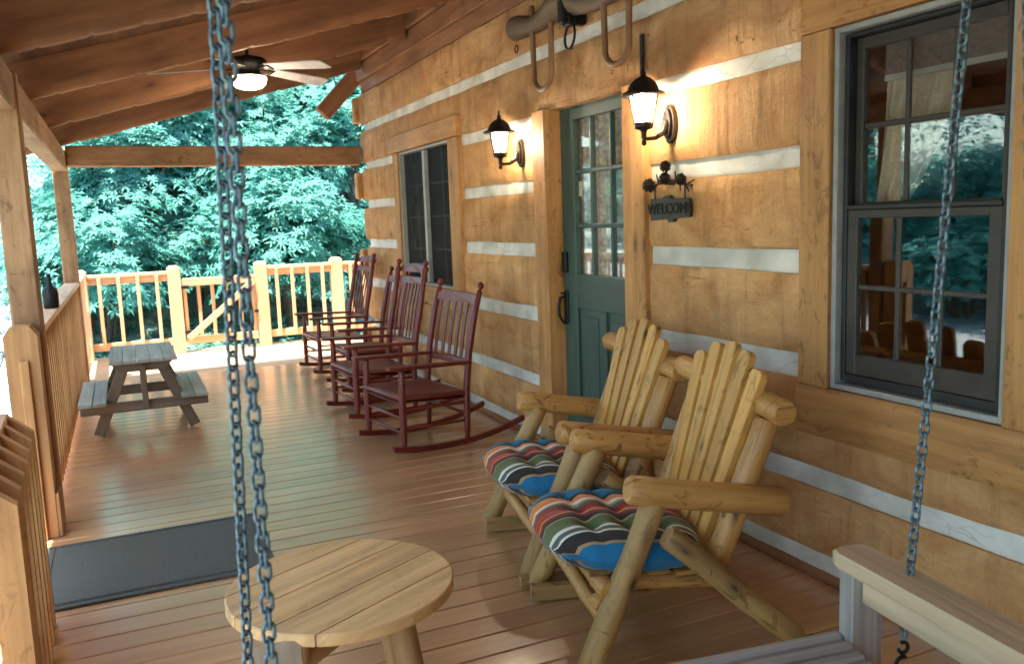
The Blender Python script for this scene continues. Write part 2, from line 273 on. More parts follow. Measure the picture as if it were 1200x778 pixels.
def serape():
    m, n, b = newmat('striped_serape_cloth'); L = n.links.new
    uv = N(n, 'ShaderNodeUVMap'); uv.uv_map = 'UVMap'; sx = N(n, 'ShaderNodeSeparateXYZ'); L(uv.outputs[0], sx.inputs[0])
    c = {k: lin(v) for k, v in dict(red='9c3a26', maroon='6e2a22', green='5f6a40', white='d8d0bc', dark='35302c', teal='2a6f86', orange='e07428', tan='a88a5c', blue='246f94', grey='5d5c54').items()}
    seq = [('maroon', .00), ('red', .03), ('green', .07), ('white', .12), ('dark', .135), ('grey', .155), ('white', .175), ('teal', .185), ('dark', .28), ('tan', .295), ('orange', .31), ('white', .425), ('tan', .445), ('grey', .455),
           ('red', .47), ('orange', .57), ('maroon', .585), ('dark', .61), ('tan', .63), ('green', .64), ('white', .735), ('grey', .765), ('white', .795), ('dark', .81), ('tan', .89), ('blue', .91)]
    r = ramp(n, [(p, c[k]) for k, p in seq], 'CONSTANT'); L(sx.outputs[0], r.inputs[0])
    t = N(n, 'ShaderNodeTexNoise'); t.inputs['Scale'].default_value = 160; t.inputs['Detail'].default_value = 3; L(uv.outputs[0], t.inputs['Vector'])
    rr = ramp(n, [(.3, (.72,)*3), (.7, (1.1,)*3)]); L(t.outputs[0], rr.inputs[0])
    L(mixc(n, 1, r.outputs[0], rr.outputs[0], 'MULTIPLY'), b.inputs['Base Color'])
    b.inputs['Roughness'].default_value = .9; b.inputs['Specular IOR Level'].default_value = .15
    b.inputs['Sheen Weight'].default_value = .15
    bp = N(n, 'ShaderNodeBump'); bp.inputs['Strength'].default_value = .4; bp.inputs['Distance'].default_value = .002; L(t.outputs[0], bp.inputs['Height']); L(bp.outputs[0], b.inputs['Normal'])
    return m
M['serape'] = serape()

# ------------------------------------------------------------------ mesh helpers
ORG = {}
class MB:
    def __init__(s): s.v = []; s.f = []; s.uv = []; s.sm = []
    def add(s, verts, faces, uvs, smooth=False):
        o = len(s.v); s.v += [tuple(p) for p in verts]
        for f, u in zip(faces, uvs):
            s.f.append(tuple(i+o for i in f)); s.uv.append(u); s.sm.append(smooth)
    def box(s, lo, hi, mat=None, bev=.004, grain=None):
        """chamfered box; grain = axis index along which wood grain runs (default longest)"""
        lo = Vector(lo); hi = Vector(hi); d = hi-lo; bev = min(bev, min(d)*.3)
        if grain is None: grain = max(range(3), key=lambda i: d[i])
        ru, rv = random.random()*40, random.random()*40
        if bev <= 0:
            V = [Vector((lo.x if not i & 1 else hi.x, lo.y if not i & 2 else hi.y, lo.z if not i & 4 else hi.z)) for i in range(8)]
            F = [(0, 2, 3, 1), (4, 5, 7, 6), (0, 1, 5, 4), (2, 6, 7, 3), (0, 4, 6, 2), (1, 3, 7, 5)]
        else:
            V = []; idx = {}
            for i in range(8):
                c = [lo[k] if not (i >> k) & 1 else hi[k] for k in range(3)]
                sg = [1 if not (i >> k) & 1 else -1 for k in range(3)]
                for ax in range(3):      # vertex lying on the face normal to ax
                    p = [c[k]+(sg[k]*bev if k != ax else 0) for k in range(3)]
                    idx[(i, ax)] = len(V); V.append(Vector(p))
            F = []
            for ax in range(3):
                a, b = (ax+1) % 3, (ax+2) % 3
                for sgn in (0, 1):
                    q = [(sgn << ax) | (x << a) | (y << b) for x, y in ((0, 0), (1, 0), (1, 1), (0, 1))]
                    f = [idx[(i, ax)] for i in q]
                    F.append(tuple(f if sgn else f[::-1]))
                for x in (0, 1):
                    for y in (0, 1):
                        i0 = (x << a) | (y << b); i1 = i0 | (1 << ax)
                        f = [idx[(i0, a)], idx[(i1, a)], idx[(i1, b)], idx[(i0, b)]]
                        F.append(tuple(f if (x == y) else f[::-1]) if True else None)
            for i in range(8):
                f = [idx[(i, 0)], idx[(i, 1)], idx[(i, 2)]]
                par = bin(i).count('1') % 2
                F.append(tuple(f if par else f[::-1]))
        oth = [k for k in range(3) if k != grain]
        U = []
        for f in F:
            n = (V[f[1]]-V[f[0]]).cross(V[f[2]]-V[f[0]]); ax = max(range(3), key=lambda k: abs(n[k]))
            if ax == grain: U.append([(V[i][oth[0]]*.3+ru, V[i][oth[1]]+rv) for i in f])
            else:
                k = oth[0] if oth[0] != ax else oth[1]
                U.append([(V[i][grain]+ru, V[i][k]+rv+(ax*.37)) for i in f])
        if mat is not None: V = [mat @ p for p in V]
        s.add(V, F, U)
    def beam(s, a, b, wdt, hgt, bev=.004, up=(0, 0, 1), roll=0):
        """box from a to b, width (sideways) x height (along up)"""
        a = Vector(a); b = Vector(b); d = b-a; L = d.length; x = d.normalized(); u = Vector(up)
        y = u.cross(x).normalized() if abs(u.dot(x)) < .999 else Vector((0, 1, 0)); z = x.cross(y)
        if roll: q = Matrix.Rotation(roll, 3, x); y = q @ y; z = q @ z
        m = Matrix((x, y, z)).transposed().to_4x4(); m.translation = a
        s.box((0, -wdt/2, -hgt/2), (L, wdt/2, hgt/2), m, bev, 0)
    def tube(s, pts, rad, seg=10, cap=True, wob=0, smooth=True, flat=1.0, up=(0, 0, 1), closed=False):
        pts = [Vector(p) for p in pts]; n = len(pts)
        if isinstance(rad, (int, float)): rad = [rad]*n
        if cap and not closed:
            d0 = (pts[1]-pts[0]).normalized(); d1 = (pts[-1]-pts[-2]).normalized()
            b0 = min(rad[0]*.25, (pts[1]-pts[0]).length*.4); b1 = min(rad[-1]*.25, (pts[-1]-pts[-2]).length*.4)
            pts = [pts[0], pts[0]+d0*b0]+pts[1:-1]+[pts[-1]-d1*b1, pts[-1]]
            rad = [rad[0]*.84, rad[0]]+list(rad[1:-1])+[rad[-1], rad[-1]*.84]; n = len(pts)
        ru, rv = random.random()*40, random.random()*40; ph = random.random()*10
        V = []; U = []; F = []; l = 0; prev = None
        for i, p in enumerate(pts):
            if closed: t = pts[(i+1) % n]-pts[i-1]
            else: t = pts[min(i+1, n-1)]-pts[max(i-1, 0)]
            t.normalize()
            if prev is None:
                u = Vector(up)
                if abs(u.dot(t)) > .95: u = Vector((1, 0, 0))
                x = u.cross(t).normalized()
            else: x = (prev-t*prev.dot(t)).normalized()
            prev = x; y = t.cross(x)
            if i: l += (pts[i]-pts[i-1]).length
            for k in range(seg):
                a = 2*math.pi*k/seg; r = rad[i]
                if wob: r *= 1+wob*mnoise.noise(Vector((math.cos(a)*1.3+ph, math.sin(a)*1.3, l*7)))
                V.append(p+x*(math.cos(a)*r)+y*(math.sin(a)*r*flat)); U.append((l+ru, k/seg*2*math.pi*rad[n//2]+rv))
        ur = 2*math.pi*rad[n//2]
        UV = []
        rows = n if closed else n-1
        for i in range(rows):
            j = (i+1) % n
            for k in range(seg):
                k2 = (k+1) % seg; f = (i*seg+k, i*seg+k2, j*seg+k2, j*seg+k); F.append(f)
                uu = [list(U[q]) for q in f]
                if k2 == 0: uu[1][1] += ur; uu[2][1] += ur
                if closed and j == 0: uu[2][0] += l+.01; uu[3][0] += l+.01
                UV.append([tuple(q) for q in uu])
        s.add(V, F, UV, smooth)
        if cap and not closed:
            for base, rev in ((0, True), ((n-1)*seg, False)):
                f = list(range(base, base+seg)); f = f[::-1] if rev else f
                o = [V[i] for i in f]; s.add(o, [tuple(range(seg))], [[(ru+.1*math.cos(6.283*k/seg)*rad[0], rv+math.sin(6.283*k/seg)*rad[0]) for k in range(seg)]])
    def lathe(s, prof, seg=16, mat=None, smooth=True, a0=0, close=True):
        """prof: list of (r,z)"""
        V = []; F = []; UV = []
        for r, z in prof:
            for k in range(seg):
                a = a0+2*math.pi*k/seg; V.append(Vector((r*math.cos(a), r*math.sin(a), z)))
        for i in range(len(prof)-1):
            for k in range(seg):
                k2 = (k+1) % seg; F.append((i*seg+k, i*seg+k2, (i+1)*seg+k2, (i+1)*seg+k))
                UV.append([(prof[i][1], k/seg), (prof[i][1], (k+1)/seg), (prof[i+1][1], (k+1)/seg), (prof[i+1][1], k/seg)])
        if close:
            F.append(tuple(range(seg))[::-1]); UV.append([(0, 0)]*seg)
            F.append(tuple(range((len(prof)-1)*seg, len(prof)*seg))); UV.append([(0, 0)]*seg)
        if mat is not None: V = [mat @ p for p in V]
        s.add(V, F, UV, smooth)
    def prism(s, outline, t0, t1, to3, grain_u=0, cham=0):
        """2D outline (ccw) extruded between t0 and t1; to3(u,v,t)->Vector"""
        n = len(outline); ru = random.random()*40; rv = random.random()*40
        if cham:
            cu = sum(p[0] for p in outline)/n; cv = sum(p[1] for p in outline)/n; g = (lambda p: (p[0]+ru, p[1]+rv)) if grain_u == 0 else (lambda p: (p[1]+ru, p[0]+rv))
            def ins(p):
                du, dv = cu-p[0], cv-p[1]; l = math.hypot(du, dv); k = min(.4, cham/max(l, 1e-6)); return (p[0]+du*k, p[1]+dv*k)
            sg_ = 1 if t1 > t0 else -1; inn = [ins(p) for p in outline]
            R4 = [[to3(u, v, t0) for u, v in inn], [to3(u, v, t0+sg_*cham*.8) for u, v in outline], [to3(u, v, t1-sg_*cham*.8) for u, v in outline], [to3(u, v, t1) for u, v in inn]]
            V = [p for r_ in R4 for p in r_]; F = [tuple(range(n))[::-1], tuple(range(3*n, 4*n))]; UV = [[g(p) for p in outline][::-1], [g(p) for p in outline]]
            for q in range(3):
                for i in range(n):
                    j = (i+1) % n; F.append((q*n+i, q*n+j, (q+1)*n+j, (q+1)*n+i)); a, b = g(outline[i]), g(outline[j]); UV.append([a, b, (b[0], b[1]+.02), (a[0], a[1]+.02)])
            s.add(V, F, UV); return
        V = [to3(u, v, t0) for u, v in outline]+[to3(u, v, t1) for u, v in outline]
        g = (lambda p: (p[0]+ru, p[1]+rv)) if grain_u == 0 else (lambda p: (p[1]+ru, p[0]+rv))
        F = [tuple(range(n))[::-1], tuple(range(n, 2*n))]; UV = [[g(p) for p in outline][::-1], [g(p) for p in outline]]
        for i in range(n):
            j = (i+1) % n; F.append((i, j, n+j, n+i)); a, b = g(outline[i]), g(outline[j])
            UV.append([a, b, (b[0], b[1]+.03), (a[0], a[1]+.03)])
        s.add(V, F, UV)
    def grid(s, P, UVf, nu, nv, smooth=True, flip=False):
        V = [P(i/nu, j/nv) for j in range(nv+1) for i in range(nu+1)]
        U = [UVf(i/nu, j/nv) for j in range(nv+1) for i in range(nu+1)]
        F = []; UV = []
        for j in range(nv):
            for i in range(nu):
                f = (j*(nu+1)+i, j*(nu+1)+i+1, (j+1)*(nu+1)+i+1, (j+1)*(nu+1)+i)
                if flip: f = f[::-1]
                F.append(f); UV.append([U[q] for q in f])
        s.add(V, F, UV, smooth)
    def mesh(s, name, mat):
        me = bpy.data.meshes.new(name); me.from_pydata(s.v, [], s.f)
        ul = me.uv_layers.new(name='UVMap'); flat = [c for u in s.uv for p in u for c in p]
        ul.data.foreach_set('uv', flat)
        me.polygons.foreach_set('use_smooth', s.sm); me.materials.append(mat); me.update(); return me
    def build(s, name, mat, parent=None):
        if parent is not None and parent.name in ORG:
            o = ORG[parent.name]; s.v = [(a-o[0], b-o[1], c-o[2]) for a, b, c in s.v]
        ob = bpy.data.objects.new(name, s.mesh(name, mat if not isinstance(mat, str) else M[mat])); COL.objects.link(ob)
        if parent is not None:
            ob.parent = parent
            if parent.name in ORG: ORG[ob.name] = ORG[parent.name]
        return ob
def tag(o, label=None, cat=None, group=None, kind=None):
    if label: o['label'] = label
    if cat: o['category'] = cat
    if group: o['group'] = group
    if kind: o['kind'] = kind
    return o
def thing(name, label, cat, loc=(0, 0, 0), group=None, world=True, rz=0, kind=None):
    o = bpy.data.objects.new(name, None); COL.objects.link(o); o.empty_display_size = .1
    o.location = loc; o.rotation_euler = (0, 0, rz)
    if world: ORG[o.name] = tuple(loc)
    return tag(o, label, cat, group, kind)
def copy_tree(o, parent=None):
    c = o.copy(); COL.objects.link(c); c.parent = parent
    for ch in [x for x in bpy.data.objects if x.parent is o]: copy_tree(ch, c)
    return c
def kids(o): return o.children
def one(fn, name, mat, parent, *a, **k):
    m = MB(); getattr(m, fn)(*a, **k); return m.build(name, mat, parent)

# ------------------------------------------------------------------ terrain
def lane_edge(y): return -1.15-.03*(y-12)
def height(x, y):
    base = -.6+max(0, y-9)*.09
    d = min(y-12.4, (x-lane_edge(y))*1.1)
    hill = 0
    if d > 0: hill = .75*d if d > 2 else .75*d*d/4+.75*d*.5*(d/2)
    hill = 16*(1-math.exp(-hill/16))*1.35
    b2 = max(0, -x-7.5); bank = .45*b2 if b2 > 2 else .225*b2*b2/2
    bank = 12*(1-math.exp(-bank/12))
    z = base+hill+bank
    far = max(0, abs(y+5)-60)
    return z+.18*mnoise.noise(Vector((x*.4, y*.4, 3)))*(1 if d > 0 or b2 > 0 else .25)-0*far
def seqf(segs):
    out = []
    for a, b, n in segs: out += [a+(b-a)*i/n for i in range(n)]
    return out+[segs[-1][1]]
gx = seqf([(-120, -30, 12), (-30, 20, 66), (20, 120, 12)]); gy = seqf([(-100, -10, 10), (-10, 50, 80), (50, 150, 12)])
mb = MB(); V = []
for y in gy:
    for x in gx: V.append((x, y, height(x, y)))
nx = len(gx); F = [(j*nx+i, j*nx+i+1, (j+1)*nx+i+1, (j+1)*nx+i) for j in range(len(gy)-1) for i in range(nx-1)]
mb.add(V, F, [[(0, 0)]*4]*len(F), True); g = mb.build('ground', 'ground'); tag(g, 'leaf littered ground and wooded hillside around the porch', 'ground', kind='structure')
mb = MB(); mb.grid(lambda u, v: (lambda y: (lambda x: Vector((x, y, height(x, y)+.03)))(-6.8-.1*max(0, y-20)+u*(lane_edge(max(12, y))+6.4+.1*max(0, y-20))))(-12+v*60), lambda u, v: (u, v), 16, 70)
g = mb.build('gravel_driveway', 'gravel'); tag(g, 'pale gravel driveway climbing past the porch posts', 'driveway', kind='structure')

# ------------------------------------------------------------------ porch floor
XL, XW, YF = -.50, 2.385, 10.86
pf = thing('porch_floor', 'stained plank porch floor running to the far railing', 'floor', (1, 4, 0), kind='structure')
pitch = .1315; y = -1.6-30*.1315
while y < YF:
    m = MB(); m.box((XL-.06, y+.0018, -.03), (XW-.005 if y < 8.72 else 4.2, y+pitch-.002, 0), bev=.005, grain=0)
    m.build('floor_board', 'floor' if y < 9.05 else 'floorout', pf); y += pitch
m = MB()
for jx in (-.4, .6, 1.5, 2.3): m.box((jx-.02, -5.5, -.2), (jx+.02, YF-.05, -.032), bev=0)
m.box((XL-.03, -5.5, -.2), (XL+.0, YF, -.0325), bev=0)
m.build('floor_joists', 'greydark', pf)
for px_ in (-.45, 2.2, 4.0):
    for py_ in (-1.2, 2.5, 6, 10.5): one('box', 'floor_pier', 'greydark', pf, (px_-.08, py_-.08, -.95), (px_+.08, py_+.08, -.2), bev=.005)
# steps outside the opening where the mat lies
st = thing('porch_steps', 'plank steps leading down from the mat to the driveway', 'steps', (-.8, 4, -.6))
for i in range(3):
    one('box', 'tread', 'greydark', st, (-.86-.28*i, 3.5, -.2-.18*i), (-.57-.28*i, 4.34, -.16-.18*i))
for yy in (3.46, 4.34): one('beam', 'stringer', 'greydark', st, (-.58, yy+.02, -.25), (-1.5, yy+.02, -.75), .035, .24)

# ------------------------------------------------------------------ log house wall
hs = thing('log_house', 'hand hewn log cabin wall with pale chinking and green door', 'house', (2.6, 4, 0))
rows = [(.10, .355), (.44, .78), (.88, 1.195), (1.285, 1.60), (1.685, 1.995), (2.075, 2.385), (2.465, 2.765)]
chk = [(.015, .10), (.355, .44), (.78, .88), (1.195, 1.285), (1.60, 1.685), (1.995, 2.075), (2.385, 2.465)]
OPEN = [(1.50, 2.47, .775, 2.12), (3.60, 4.76, 0, 2.13), (6.08, 7.65, .86, 2.12)]   # y0,y1,z0,z1 (opening incl. casing lap)
Y0, Y1 = -5.5, 8.80
def spans(z0, z1):
    cuts = [(a, b) for a, b, c, d in OPEN if c < z1-.09 and d > z0+.09]
    out = []; y = Y0
    for a, b in sorted(cuts): out.append((y, a)); y = b
    out.append((y, Y1)); return out
def log_mesh(y0, y1, z0, z1, x0, depth, amp=.011, edge=.007):
    m = MB(); L = y1-y0; nu = max(6, int(L/.05)); nv = 8; ru, rv = random.random()*40, random.random()*40
    sd_ = random.random()*50
    cuts = [mnoise.noise(Vector((i*1.7+sd_, 0, 0))) for i in range(nu+1)]
    def P(u, v):
        yy = y0+u*L; zz = z0+v*(z1-z0)
        lo = edge*mnoise.noise(Vector((yy*2.2, sd_, 1))); hi = edge*mnoise.noise(Vector((yy*2.2, sd_, 7)))
        zz += lo*(1-v)+hi*v
        i = int(u*nu+.5)
        d = amp*(.55*cuts[i]*(.5+.5*math.sin(v*3.1+i))+.6*mnoise.noise(Vector((yy*1.5, zz*4, sd_)))+.5*mnoise.noise(Vector((yy*6, zz*7, sd_))))
        d -= .012*max(0, (abs(v-.5)*2-.80)/.2)**2       # eased arrises
        return Vector((x0-d-.004, yy, zz))
    m.grid(P, lambda u, v: (y0+u*L+ru, z0+v*(z1-z0)+rv), nu, nv, True, flip=True)
    xb = x0+depth
    top = [P(i/nu, 1) for i in range(nu+1)]; bot = [P(i/nu, 0) for i in range(nu+1)]
    V = []; F = []; U = []
    for i in range(nu+1): V += [top[i], (xb, top[i].y, z1), bot[i], (xb, bot[i].y, z0)]
    for i in range(nu):
        a = i*4; b = a+4
        F.append((a, a+1, b+1, b)); F.append((a+2, b+2, b+3, a+3)); F.append((a+1, a+3, b+3, b+1))
        for _ in range(3): U.append([(V[q][1]+ru, rv+.01*k) for k, q in enumerate(F[-1])])
    m.add(V, F, U)
    for u, rev in ((0, False), (1, True)):
        col = [P(u, j/nv) for j in range(nv+1)]; f = [*col, Vector((xb, col[0].y, z1)), Vector((xb, col[0].y, z0))]
        ids = tuple(range(len(f))); m.add(f, [ids[::-1] if rev else ids], [[(ru+p.x*.2, rv+p.z) for p in (f[::-1] if rev else f)]])
    return m
for ri, (z0, z1) in enumerate(rows):
    for y0, y1 in spans(z0, z1):
        ye = y1
        if y1 == Y1: ye = Y1+(.10 if ri % 2 else .05)+random.uniform(-.02, .03)
        if y1-y0 < .05: continue
        log_mesh(y0, ye, z0, z1, XW, .20).build('log', 'logfleck' if ri >= 5 and y1 == Y1 else 'log', hs)
for ci, (z0, z1) in enumerate(chk):
    for y0, y1 in spans(z0, z1):
        if y1-y0 < .05: continue
        log_mesh(y0, min(y1, Y1-.02), z0-.012, z1+.012, XW+.022, .12, .010, .004).build('chinking', 'chink', hs)
one('box', 'sill_board', 'rafter', hs, (XW-.015, Y0, 0.001), (XW+.1, 3.58, .03))
one('box', 'sill_board', 'rafter', hs, (XW-.015, 4.79, 0.001), (XW+.1, Y1, .03))
# corner: squared ends of the cross wall's logs
for ri in range(7):
    z0, z1 = rows[ri]
    if ri % 2 == 0: one('box', 'corner_log_end', 'log', hs, (XW-.05-random.random()*.03, 8.88, z0+.02), (XW+.25, 8.99, z1-.02), bev=.012)
# frieze beams over the top log
one('box', 'frieze_board', 'rafter', hs, (XW+.01, Y0, 2.775), (XW+.12, Y1, 2.895))
one('box', 'frieze_board', 'rafter', hs, (XW-.03, Y0, 2.885), (XW+.1, Y1, 3.045), bev=.008)
one('box', 'frieze_board', 'rafter', hs, (XW-.055, Y0, 3.05), (XW+.1, Y1, 3.42), bev=.008)
for i, z in enumerate((.02, .42, .82, 1.22, 1.62, 2.02, 2.42)): one('box', 'log', 'log', hs, (-.30, -3.45, z), (XW-.01, -3.25, z+.385), bev=.012)  # added log wall across the unseen porch end, blocks light to darken the foreground
# body of the house behind the wall
for lo, hi in (((XW+.21, Y1-.15, 0), (8, Y1+.0, 3.4)), ((XW+.21, Y0, 0), (8, Y0+.15, 3.4)), ((7.85, Y0+.16, 0), (8, Y1-.16, 3.4)), ((XW+.21, Y0, -.15), (8, Y1, -.01)), ((XW+.121, Y0, 3.15), (8, Y1, 3.3))):
    one('box', 'inner_wall', 'room', hs, lo, hi, bev=0)
for i, z in enumerate((.1, .5, .92, 1.32, 1.72, 2.1, 2.5)): one('box', 'log', 'log', hs, (XW+.3, Y1+.005, z), (8, Y1+.12, z+.33), bev=.01)
# door casing
one('box', 'door_casing', 'casing', hs, (XW-.035, 4.60, .0), (XW+.10, 4.765, 2.085), bev=.006)
one('box', 'door_casing', 'casing', hs, (XW-.035, 3.545, .0), (XW+.10, 3.735, 2.085), bev=.006)
one('box', 'door_threshold', 'casing', hs, (XW-.03, 3.736, .001), (XW+.16, 4.599, .03), bev=.004)
# door
DX = XW+.075
dy0, dy1, dz0, dz1 = 3.737, 4.598, .032, 2.084
pane_y = [(3.79, 3.985), (4.045, 4.22), (4.262, 4.435)]
pane_y = [(3.86, 4.03), (4.052, 4.244), (4.266, 4.44)]
pane_z = [(1.105, 1.375), (1.402, 1.690), (1.717, 2.0)]
mb = MB(); B = lambda a, b, c, d, x0=DX, x1=DX+.045, bev=.004, gr=None: mb.box((x0, a, c), (x1, b, d), bev=bev, grain=gr)
B(4.44, dy1, dz0, dz1); B(dy0, 3.84, dz0, dz1)
B(3.84, 4.44, 2.0, dz1); B(3.84, 4.44, .90, 1.105); B(3.84, 4.44, dz0, .24)
B(4.11, 4.185, .24, .90)
dr = mb.build('door', 'doorpaint', hs); tag(dr, 'dark green panel door with nine glass panes')
for a, b in ((3.84, 4.11), (4.185, 4.44)):
    m = MB(); m.box((DX+.018, a+.001, .241), (DX+.035, b-.001, .899), bev=0); m.box((DX+.008, a+.035, .285), (DX+.03, b-.035, .855), bev=.009); m.build('panel', 'doorpaint', dr)
for yy in (4.244, 4.03): one('box', 'glazing_bar', 'doorpaint', dr, (DX+.006, yy, 1.106), (DX+.04, yy+.022, 1.999), bev=.005)
for zz in (1.375, 1.690): one('box', 'glazing_bar', 'doorpaint', dr, (DX+.008, 3.841, zz), (DX+.038, 4.439, zz+.027), bev=.005)
for a, b in ((3.842, 4.029), (4.053, 4.243), (4.267, 4.439)):
    for c, d in pane_z:
        one('box', 'pane', 'glass', dr, (DX+.021, a, c+.001), (DX+.025, b, d-.001), bev=0)
one('box', 'sticker', 'sticker', dr, (DX+.018, 4.375, 1.56), (DX+.0205, 4.415, 1.645), bev=0)
m = MB(); m.box((DX-.022, 4.535, 1.11), (DX, 4.585, 1.235), bev=.006); m.build('keypad_lock', 'black', dr)
m = MB(); m.box((DX-.012, 4.54, .80), (DX, 4.582, 1.0), bev=.006)
m.tube([(DX-.01, 4.56, .965), (DX-.05, 4.56, .955), (DX-.062, 4.56, .90), (DX-.055, 4.56, .84), (DX-.03, 4.56, .80), (DX-.008, 4.56, .795)], [.008, .009, .01, .009, .008, .007], 8)
m.tube([(DX-.01, 4.56, .975), (DX-.045, 4.56, .985)], .006, 8); m.build('handle', 'black', dr)
# ---- windows
def window(y0, y1, z0, z1, kind):
    """white frame outer rectangle y0..y1,z0..z1"""
    mb = MB(); t = .021; x0, x1 = XW-.012, XW+.09
    mb.box((x0, y0, z0), (x1, y0+t, z1), bev=.004); mb.box((x0, y1-t, z0), (x1, y1, z1), bev=.004)
    mb.box((x0, y0+t, z1-t), (x1, y1-t, z1), bev=.004); mb.box((x0, y0+t, z0), (x1, y1-t, z0+t), bev=.004)
    wn = mb.build('window', 'white', hs)
    return wn
# near double hung window (six over six)
w2 = window(1.655, 2.350, .775, 2.075, 'hung'); tag(w2, 'double hung window with grilles, curtain inside and garden reflection')
a0, a1, b0, b1 = 1.684, 2.321, .804, 2.046
m = MB(); xx0, xx1 = XW+.012, XW+.085
m.box((xx0, a0, b0), (xx1, a0+.018, b1), bev=.002); m.box((xx0, a1-.018, b0), (xx1, a1, b1), bev=.002); m.box((xx0, a0+.018, b1-.012), (xx1, a1-.018, b1), bev=.002); m.box((xx0, a0+.018, b0), (xx1, a1-.018, b0+.03), bev=.002)
m.build('window_channel', 'sashdark', w2)
def sash(x0, ya, yb, za, zb, st_, bt, tp, cols, rws, par, nm='sash'):
    m = MB(); x1 = x0+.03
    m.box((x0, ya, za), (x1, ya+st_, zb), bev=.003); m.box((x0, yb-st_, za), (x1, yb, zb), bev=.003)
    m.box((x0, ya+st_, za), (x1, yb-st_, za+bt), bev=.003); m.box((x0, ya+st_, zb-tp), (x1, yb-st_, zb), bev=.003)
    m.build(nm, 'screenframe', par)
    ga, gb, gc, gd = ya+st_, yb-st_, za+bt, zb-tp
    for i in range(1, cols):
        yy = ga+(gb-ga)*i/cols; one('box', 'muntin', 'screenframe', par, (x0+.009, yy-.009, gc+.0005), (x0+.024, yy+.009, gd-.0005), bev=.003)
    for i in range(1, rws):
        zz = gc+(gd-gc)*i/rws; one('box', 'muntin', 'screenframe', par, (x0+.0075, ga+.0005, zz-.009), (x0+.0255, gb-.0005, zz+.009), bev=.003)
    one('box', 'pane', 'glass', par, (x0+.014, ga, gc), (x0+.018, gb, gd), bev=0)
sash(XW+.048, a0+.019, a1-.019, 1.432, 2.033, .032, .028, .04, 3, 2, w2)
sash(XW+.016, a0+.019, a1-.019, .836, 1.434, .045, .075, .03, 3, 2, w2)
one('box', 'meeting_rail', 'sashdark', w2, (XW+.006, a0+.019, 1.4345), (XW+.047, a1-.019, 1.452), bev=.003)
# its casing
one('box', 'window_casing', 'casing', hs, (XW-.03, 2.352, .77), (XW+.10, 2.50, 2.078), bev=.006)
one('box', 'window_casing', 'casing', hs, (XW-.03, 1.47, .77), (XW+.10, 1.653, 2.078), bev=.006)
one('box', 'window_casing', 'casing', hs, (XW-.032, 1.42, 2.079), (XW+.10, 2.50, 2.25), bev=.006)
m = log_mesh(1.42, 2.508, .58, .772, XW-.028, .10, .004, .002); m.build('window_sill', 'casing', hs)
# far slider window
w1 = window(6.26, 7.56, .90, 2.07, 'slider'); tag(w1, 'dark screened slider window with pale frame')
m = MB(); m.box((XW-.006, 6.885, .93), (XW+.05, 6.935, 2.04), bev=.003); m.build('mullion', 'white', w1)
for a, b in ((6.289, 6.884), (6.936, 7.531)):
    one('box', 'pane', 'screenglass', w1, (XW+.03, a, .929), (XW+.034, b, 2.041), bev=0)
    for zz in (1.21, 1.485, 1.76): one('box', 'muntin', 'white', w1, (XW+.04, a, zz-.008), (XW+.052, b, zz+.008), bev=0)
    one('box', 'muntin', 'white', w1, (XW+.0405, (a+b)/2-.008, .93), (XW+.0515, (a+b)/2+.008, 2.04), bev=0)
one('box', 'window_casing', 'casing', hs, (XW-.03, 6.05, .86), (XW+.10, 6.258, 2.072), bev=.006)
one('box', 'window_casing', 'casing', hs, (XW-.03, 7.562, .86), (XW+.10, 7.70, 2.072), bev=.006)
one('box', 'window_casing', 'casing', hs, (XW-.05, 6.02, 2.073), (XW+.10, 7.72, 2.225), bev=.008)
one('box', 'window_casing', 'casing', hs, (XW-.032, 6.02, .74), (XW+.10, 7.72, .898), bev=.008)

# ------------------------------------------------------------------ porch roof
SL = .277
def rb(x): return 2.985+SL*(x-2.385)      # underside of the rafters
pr = thing('porch_roof', 'open porch roof of hewn rafters on square posts', 'roof', (1, 4, 2.2))
RY = [-4.6, -3.2, -1.8, -.35, 1.10, 2.75, 4.25, 5.62, 7.05, 8.52]
ang = math.atan(SL)
def rafter(yf, x0=-.70, x1=2.33, wd=.12, hg=.205):
    m = MB(); L = (x1-x0)/math.cos(ang); n = 150; sdv = random.random()*90
    prof = [(-.5, 1), (-.5, .25), (-.47, .10), (-.36, .015), (-.15, 0), (.15, 0), (.36, .02), (.47, .10), (.5, .25), (.5, 1)]
    V = []; F = []; U = []; ru, rv = random.random()*40, random.random()*40; k = len(prof)
    for i in range(n+1):
        t = i/n; x = x0+t*(x1-x0); wob = .010*mnoise.noise(Vector((t*9, sdv, 0)))+.005*mnoise.noise(Vector((t*30, sdv, 4)))+(.010 if (i+int(2*mnoise.noise(Vector((i*.3, sdv, 1))))) % 11 == 0 else 0)
        for a, b in prof:
            low = max(0, 1-b*4); V.append((x-b*hg*math.sin(ang)*0, yf+wd/2+a*wd+low*wob*(1 if a < 0 else .5), rb(x)+b*hg/math.cos(ang)+low*wob))
    acc = [0]
    for j in range(1, k): acc.append(acc[-1]+math.hypot((prof[j][0]-prof[j-1][0])*wd, (prof[j][1]-prof[j-1][1])*hg))
    for i in range(n):
        for j in range(k-1):
            f = (i*k+j, i*k+j+1, (i+1)*k+j+1, (i+1)*k+j); F.append(f[::-1])
            U.append([(t_*L/n+ru, acc[j_]+rv) for t_, j_ in ((i+1, j), (i+1, j+1), (i, j+1), (i, j))])
    m.add(V, F, U, True)
    e = [V[j] for j in range(k)]; m.add(e, [tuple(range(k))], [[(0, p[2]) for p in e]])
    e = [V[n*k+j] for j in range(k)]; m.add(e, [tuple(range(k))[::-1]], [[(0, p[2]) for p in e]])
    m.build('rafter', 'rafter', pr)
for yf in RY: rafter(yf)
x = -.76; k = 0
